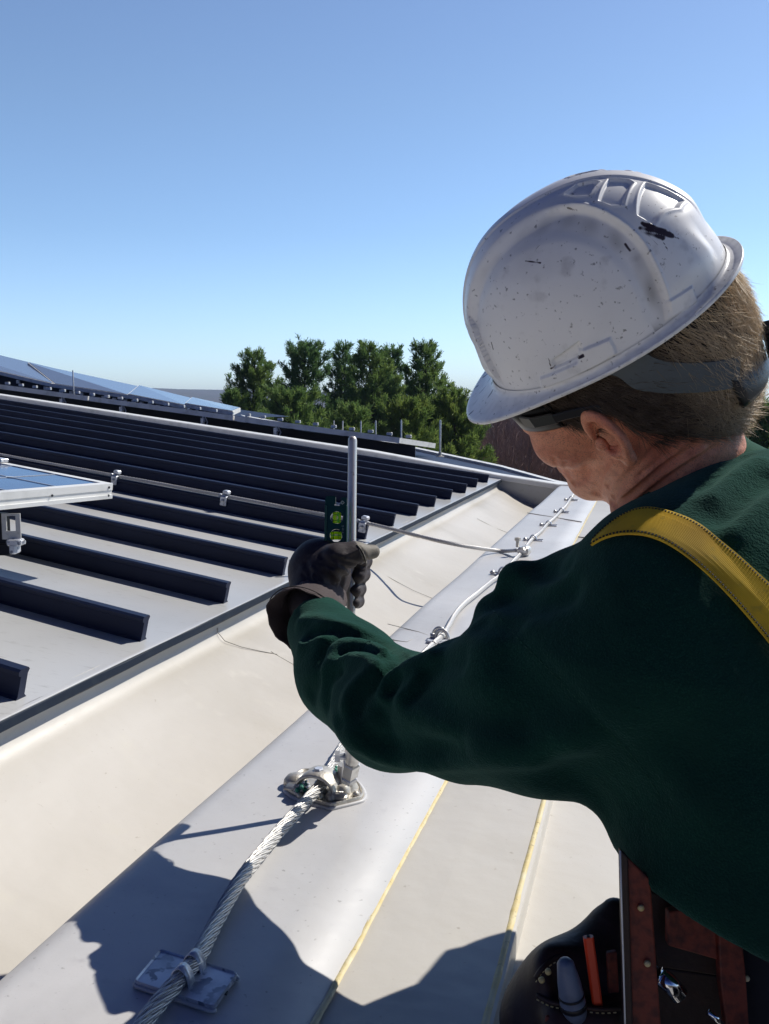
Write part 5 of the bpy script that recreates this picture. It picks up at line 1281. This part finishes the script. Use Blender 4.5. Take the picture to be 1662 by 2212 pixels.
mb.sheet(np.array(g)[::-1]); hh=mb.build('hills',M['hill'],smooth=True); tag(hh,'low wooded hills on the horizon','hills',kind='structure')
def leafmat(name,c1,c2,c3):
    m=material(name,c1,.6,noise=[(1.1,c2,.42,.62,3),(6,c3,.52,.75,3)],spec=.3)
    t=m.node_tree; b=t.nodes['Principled BSDF']; tr=t.nodes.new('ShaderNodeBsdfTranslucent'); x=t.nodes.new('ShaderNodeMixShader'); x.inputs[0].default_value=.45
    t.links.new(b.inputs['Base Color'].links[0].from_socket,tr.inputs[0]); t.links.new(b.outputs[0],x.inputs[1]); t.links.new(tr.outputs[0],x.inputs[2]); t.links.new(x.outputs[0],t.nodes['Material Output'].inputs['Surface']); return m
LM=[leafmat('pine_needles',(.12,.21,.06),(.19,.28,.075),(.28,.36,.10)),leafmat('yellow_green_pine_needles',(.13,.21,.05),(.20,.27,.06),(.27,.33,.08)),leafmat('deep_pine_needles',(.09,.18,.065),(.14,.24,.075),(.21,.31,.09))]  # needle colour differs by tree, the second yellow-green
def pine(px,ytop,half,d,label,mi,seed,zlow=-4.5,dens_=1.0,lean=0):
    rng=np.random.default_rng(seed); top=W(px,ytop,d); Rm=1.22*half/FL*d; h=top[2]-GZ; base=np.array([top[0]+lean,top[1],GZ])
    r=empty('pine_tree',base,label,'tree','pine trees beyond the roof')
    m=MB(); zs=np.linspace(0,h*.98,14); wob=lambda z:np.array([lean*(-z/h)+.12*math.sin(z*.7+seed),.12*math.cos(z*.6+seed),z])
    m.tube([base+wob(z) for z in zs],[.20*(1-z/h)+.018 for z in zs],8)
    V=[];F=[];nv=0
    z=max(zlow-GZ,1.0)
    lv=[]
    while z<h*.985:
        fr=(h-z)/(h-(zlow-GZ)); fr=min(1,max(0,fr))
        prof=Rm*min(1.0,(.16+1.5*fr**.80))*(1-.25*max(0,fr-.75)/.25)
        nb=rng.integers(5,8)
        a0=rng.uniform(0,6.28)
        for b in range(nb):
            a=a0+b*2*pi/nb+rng.uniform(-.35,.35); Lb=prof*rng.uniform(.55,1.18)*(1.25 if rng.random()<.10 else 1); up=.35+.75*(1-fr)+rng.uniform(-.15,.25)
            o=base+wob(z); dr=np.array([cos(a),sin(a),0]); 
            pts=[o+dr*Lb*u+np.array([0,0,up*Lb*(u**1.5)*.8-.06*Lb*u]) for u in (0,.35,.7,1)]
            m.tube(pts,[.04*fr+.012,.03*fr+.008,.014,.006],4,cap=False); lv.append((pts,Lb))
        z+=rng.uniform(.24,.40)*(h/12)
    C=[];CD=[]
    for pts,Lb in lv:
        nc=int(max(6,Lb*24*dens_))
        for k in range(nc):
            u=rng.uniform(.22,1.03)**.8; i=min(2,int(u*3)); q=pts[i]+(pts[i+1]-pts[i])*(u*3-i); sp_r=.13*(1.15-u*.7)*min(1.3,Lb)
            C.append(q+rng.normal(0,1,3)*[sp_r,sp_r,.06]+[0,0,.05]); CD.append(nrm(pts[3]-pts[0]))
    C.append(base+wob(h)); CD.append(np.array([0,0,1.])); C=np.array(C); CD=np.array(CD); nt_=12
    Cn=np.repeat(C,nt_,0); dv=rng.normal(size=(len(Cn),3))*.55+np.repeat(CD,nt_,0)*.75+np.array([0,0,.55]); dv/=np.linalg.norm(dv,axis=1)[:,None]
    Ln=rng.uniform(.12,.26,len(Cn))[:,None]; sd_=np.cross(dv,rng.normal(size=(len(Cn),3))); sd_/=np.linalg.norm(sd_,axis=1)[:,None]; w=rng.uniform(.008,.020,len(Cn))[:,None]
    s=Cn+rng.normal(0,.035,(len(Cn),3)); V=np.stack([s-sd_*w*.5,s+sd_*w*.5,s+dv*Ln+sd_*w,s+dv*Ln-sd_*w],1).reshape(-1,3); F=np.arange(len(V)).reshape(-1,4)
    m.build('trunk',M['bark'],r,smooth=True); mk('crown',V,F,LM[mi],r)
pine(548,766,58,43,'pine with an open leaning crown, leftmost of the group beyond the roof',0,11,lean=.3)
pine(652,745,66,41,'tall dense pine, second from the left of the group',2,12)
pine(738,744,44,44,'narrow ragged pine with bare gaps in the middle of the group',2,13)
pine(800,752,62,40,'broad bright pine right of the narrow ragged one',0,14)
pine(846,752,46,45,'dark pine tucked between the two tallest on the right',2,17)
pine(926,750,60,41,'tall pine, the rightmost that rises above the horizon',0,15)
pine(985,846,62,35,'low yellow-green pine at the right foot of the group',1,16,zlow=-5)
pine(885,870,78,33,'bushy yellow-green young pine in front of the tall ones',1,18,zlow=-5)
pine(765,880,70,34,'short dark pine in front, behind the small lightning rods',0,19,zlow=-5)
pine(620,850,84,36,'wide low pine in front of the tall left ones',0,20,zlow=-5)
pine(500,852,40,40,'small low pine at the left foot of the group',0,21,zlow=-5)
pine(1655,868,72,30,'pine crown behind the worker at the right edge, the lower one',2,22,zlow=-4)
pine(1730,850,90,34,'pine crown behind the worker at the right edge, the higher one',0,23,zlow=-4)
# leafless woodland: a mass nobody could count
rng=np.random.default_rng(99); V=[];F=[]
def blade(a,b,w0,w1):
    d=b-a; s=nrm(np.cross(d,rng.normal(size=3)))
    n=len(V); V.extend([a-s*w0,a+s*w0,b+s*w1,b-s*w1]); F.append((n,n+1,n+2,n+3))
    s=nrm(np.cross(d,s)); n=len(V); V.extend([a-s*w0,a+s*w0,b+s*w1,b-s*w1]); F.append((n,n+1,n+2,n+3))
for k in range(760):
    px=rng.uniform(930,1330) if k<470 else (rng.uniform(380,620) if k<560 else rng.uniform(-200,2300)); d=rng.uniform(48,150)
    if k>=470 and k<560: d=rng.uniform(100,190)
    p=W(px,885,d); b=np.array([p[0],p[1],GZ]); h=rng.uniform(7.2,9.9)*(1+.0035*(d-60)*(.4)); lean=rng.normal(0,.4,2); t=b+[lean[0],lean[1],h]
    r0=rng.uniform(.06,.14); blade(b,b+(t-b)*.55,r0,r0*.6); blade(b+(t-b)*.55,t,r0*.6,.012)
    for j in range(26):
        u=rng.uniform(.22,.97); q=b+(t-b)*u; L=(1-u)*2.6+.6; a=rng.uniform(0,6.28); e=q+np.array([cos(a)*L*.6,sin(a)*L*.6,L*rng.uniform(.4,1)]); blade(q,e,.026,.010)
        for i in range(2):
            u2=rng.uniform(.3,.9); q2=q+(e-q)*u2; e2=q2+rng.normal(0,.35,3)*L*.6+[0,0,.35*L]; blade(q2,e2,.013,.006)
    for j in range(5):
        q=b+np.array([rng.normal(0,1.5),rng.normal(0,1.5),0]); blade(q,q+rng.normal(0,.6,3)+[0,0,rng.uniform(1.5,4)],.02,.008)
wm=material('bare_wood',(.32,.22,.19),.9,noise=[(.15,(.42,.31,.26),.42,.62,3),(.05,(.24,.165,.16),.45,.65,2)])
wo_=mk('bare_woodland',np.array(V),np.array(F),wm); tag(wo_,'dense leafless brown woodland beyond the roof','woodland',kind='stuff')
# air
if HAZE:
    hz=MB(); hz.box((0,0,30),(7200,7200,82)); ho=hz.build('haze',None); tag(ho,'thin blue air haze',None,kind='stuff')
    hm=bpy.data.materials.new('haze'); hm.use_nodes=True; t=hm.node_tree; t.nodes.clear(); o=t.nodes.new('ShaderNodeOutputMaterial'); v=t.nodes.new('ShaderNodeVolumePrincipled'); v.inputs['Color'].default_value=(.55,.72,1,1); v.inputs['Density'].default_value=HAZE; v.inputs['Anisotropy'].default_value=0
    t.links.new(v.outputs[0],o.inputs['Volume']); ho.data.materials.append(hm)
bpy.context.view_layer.update()
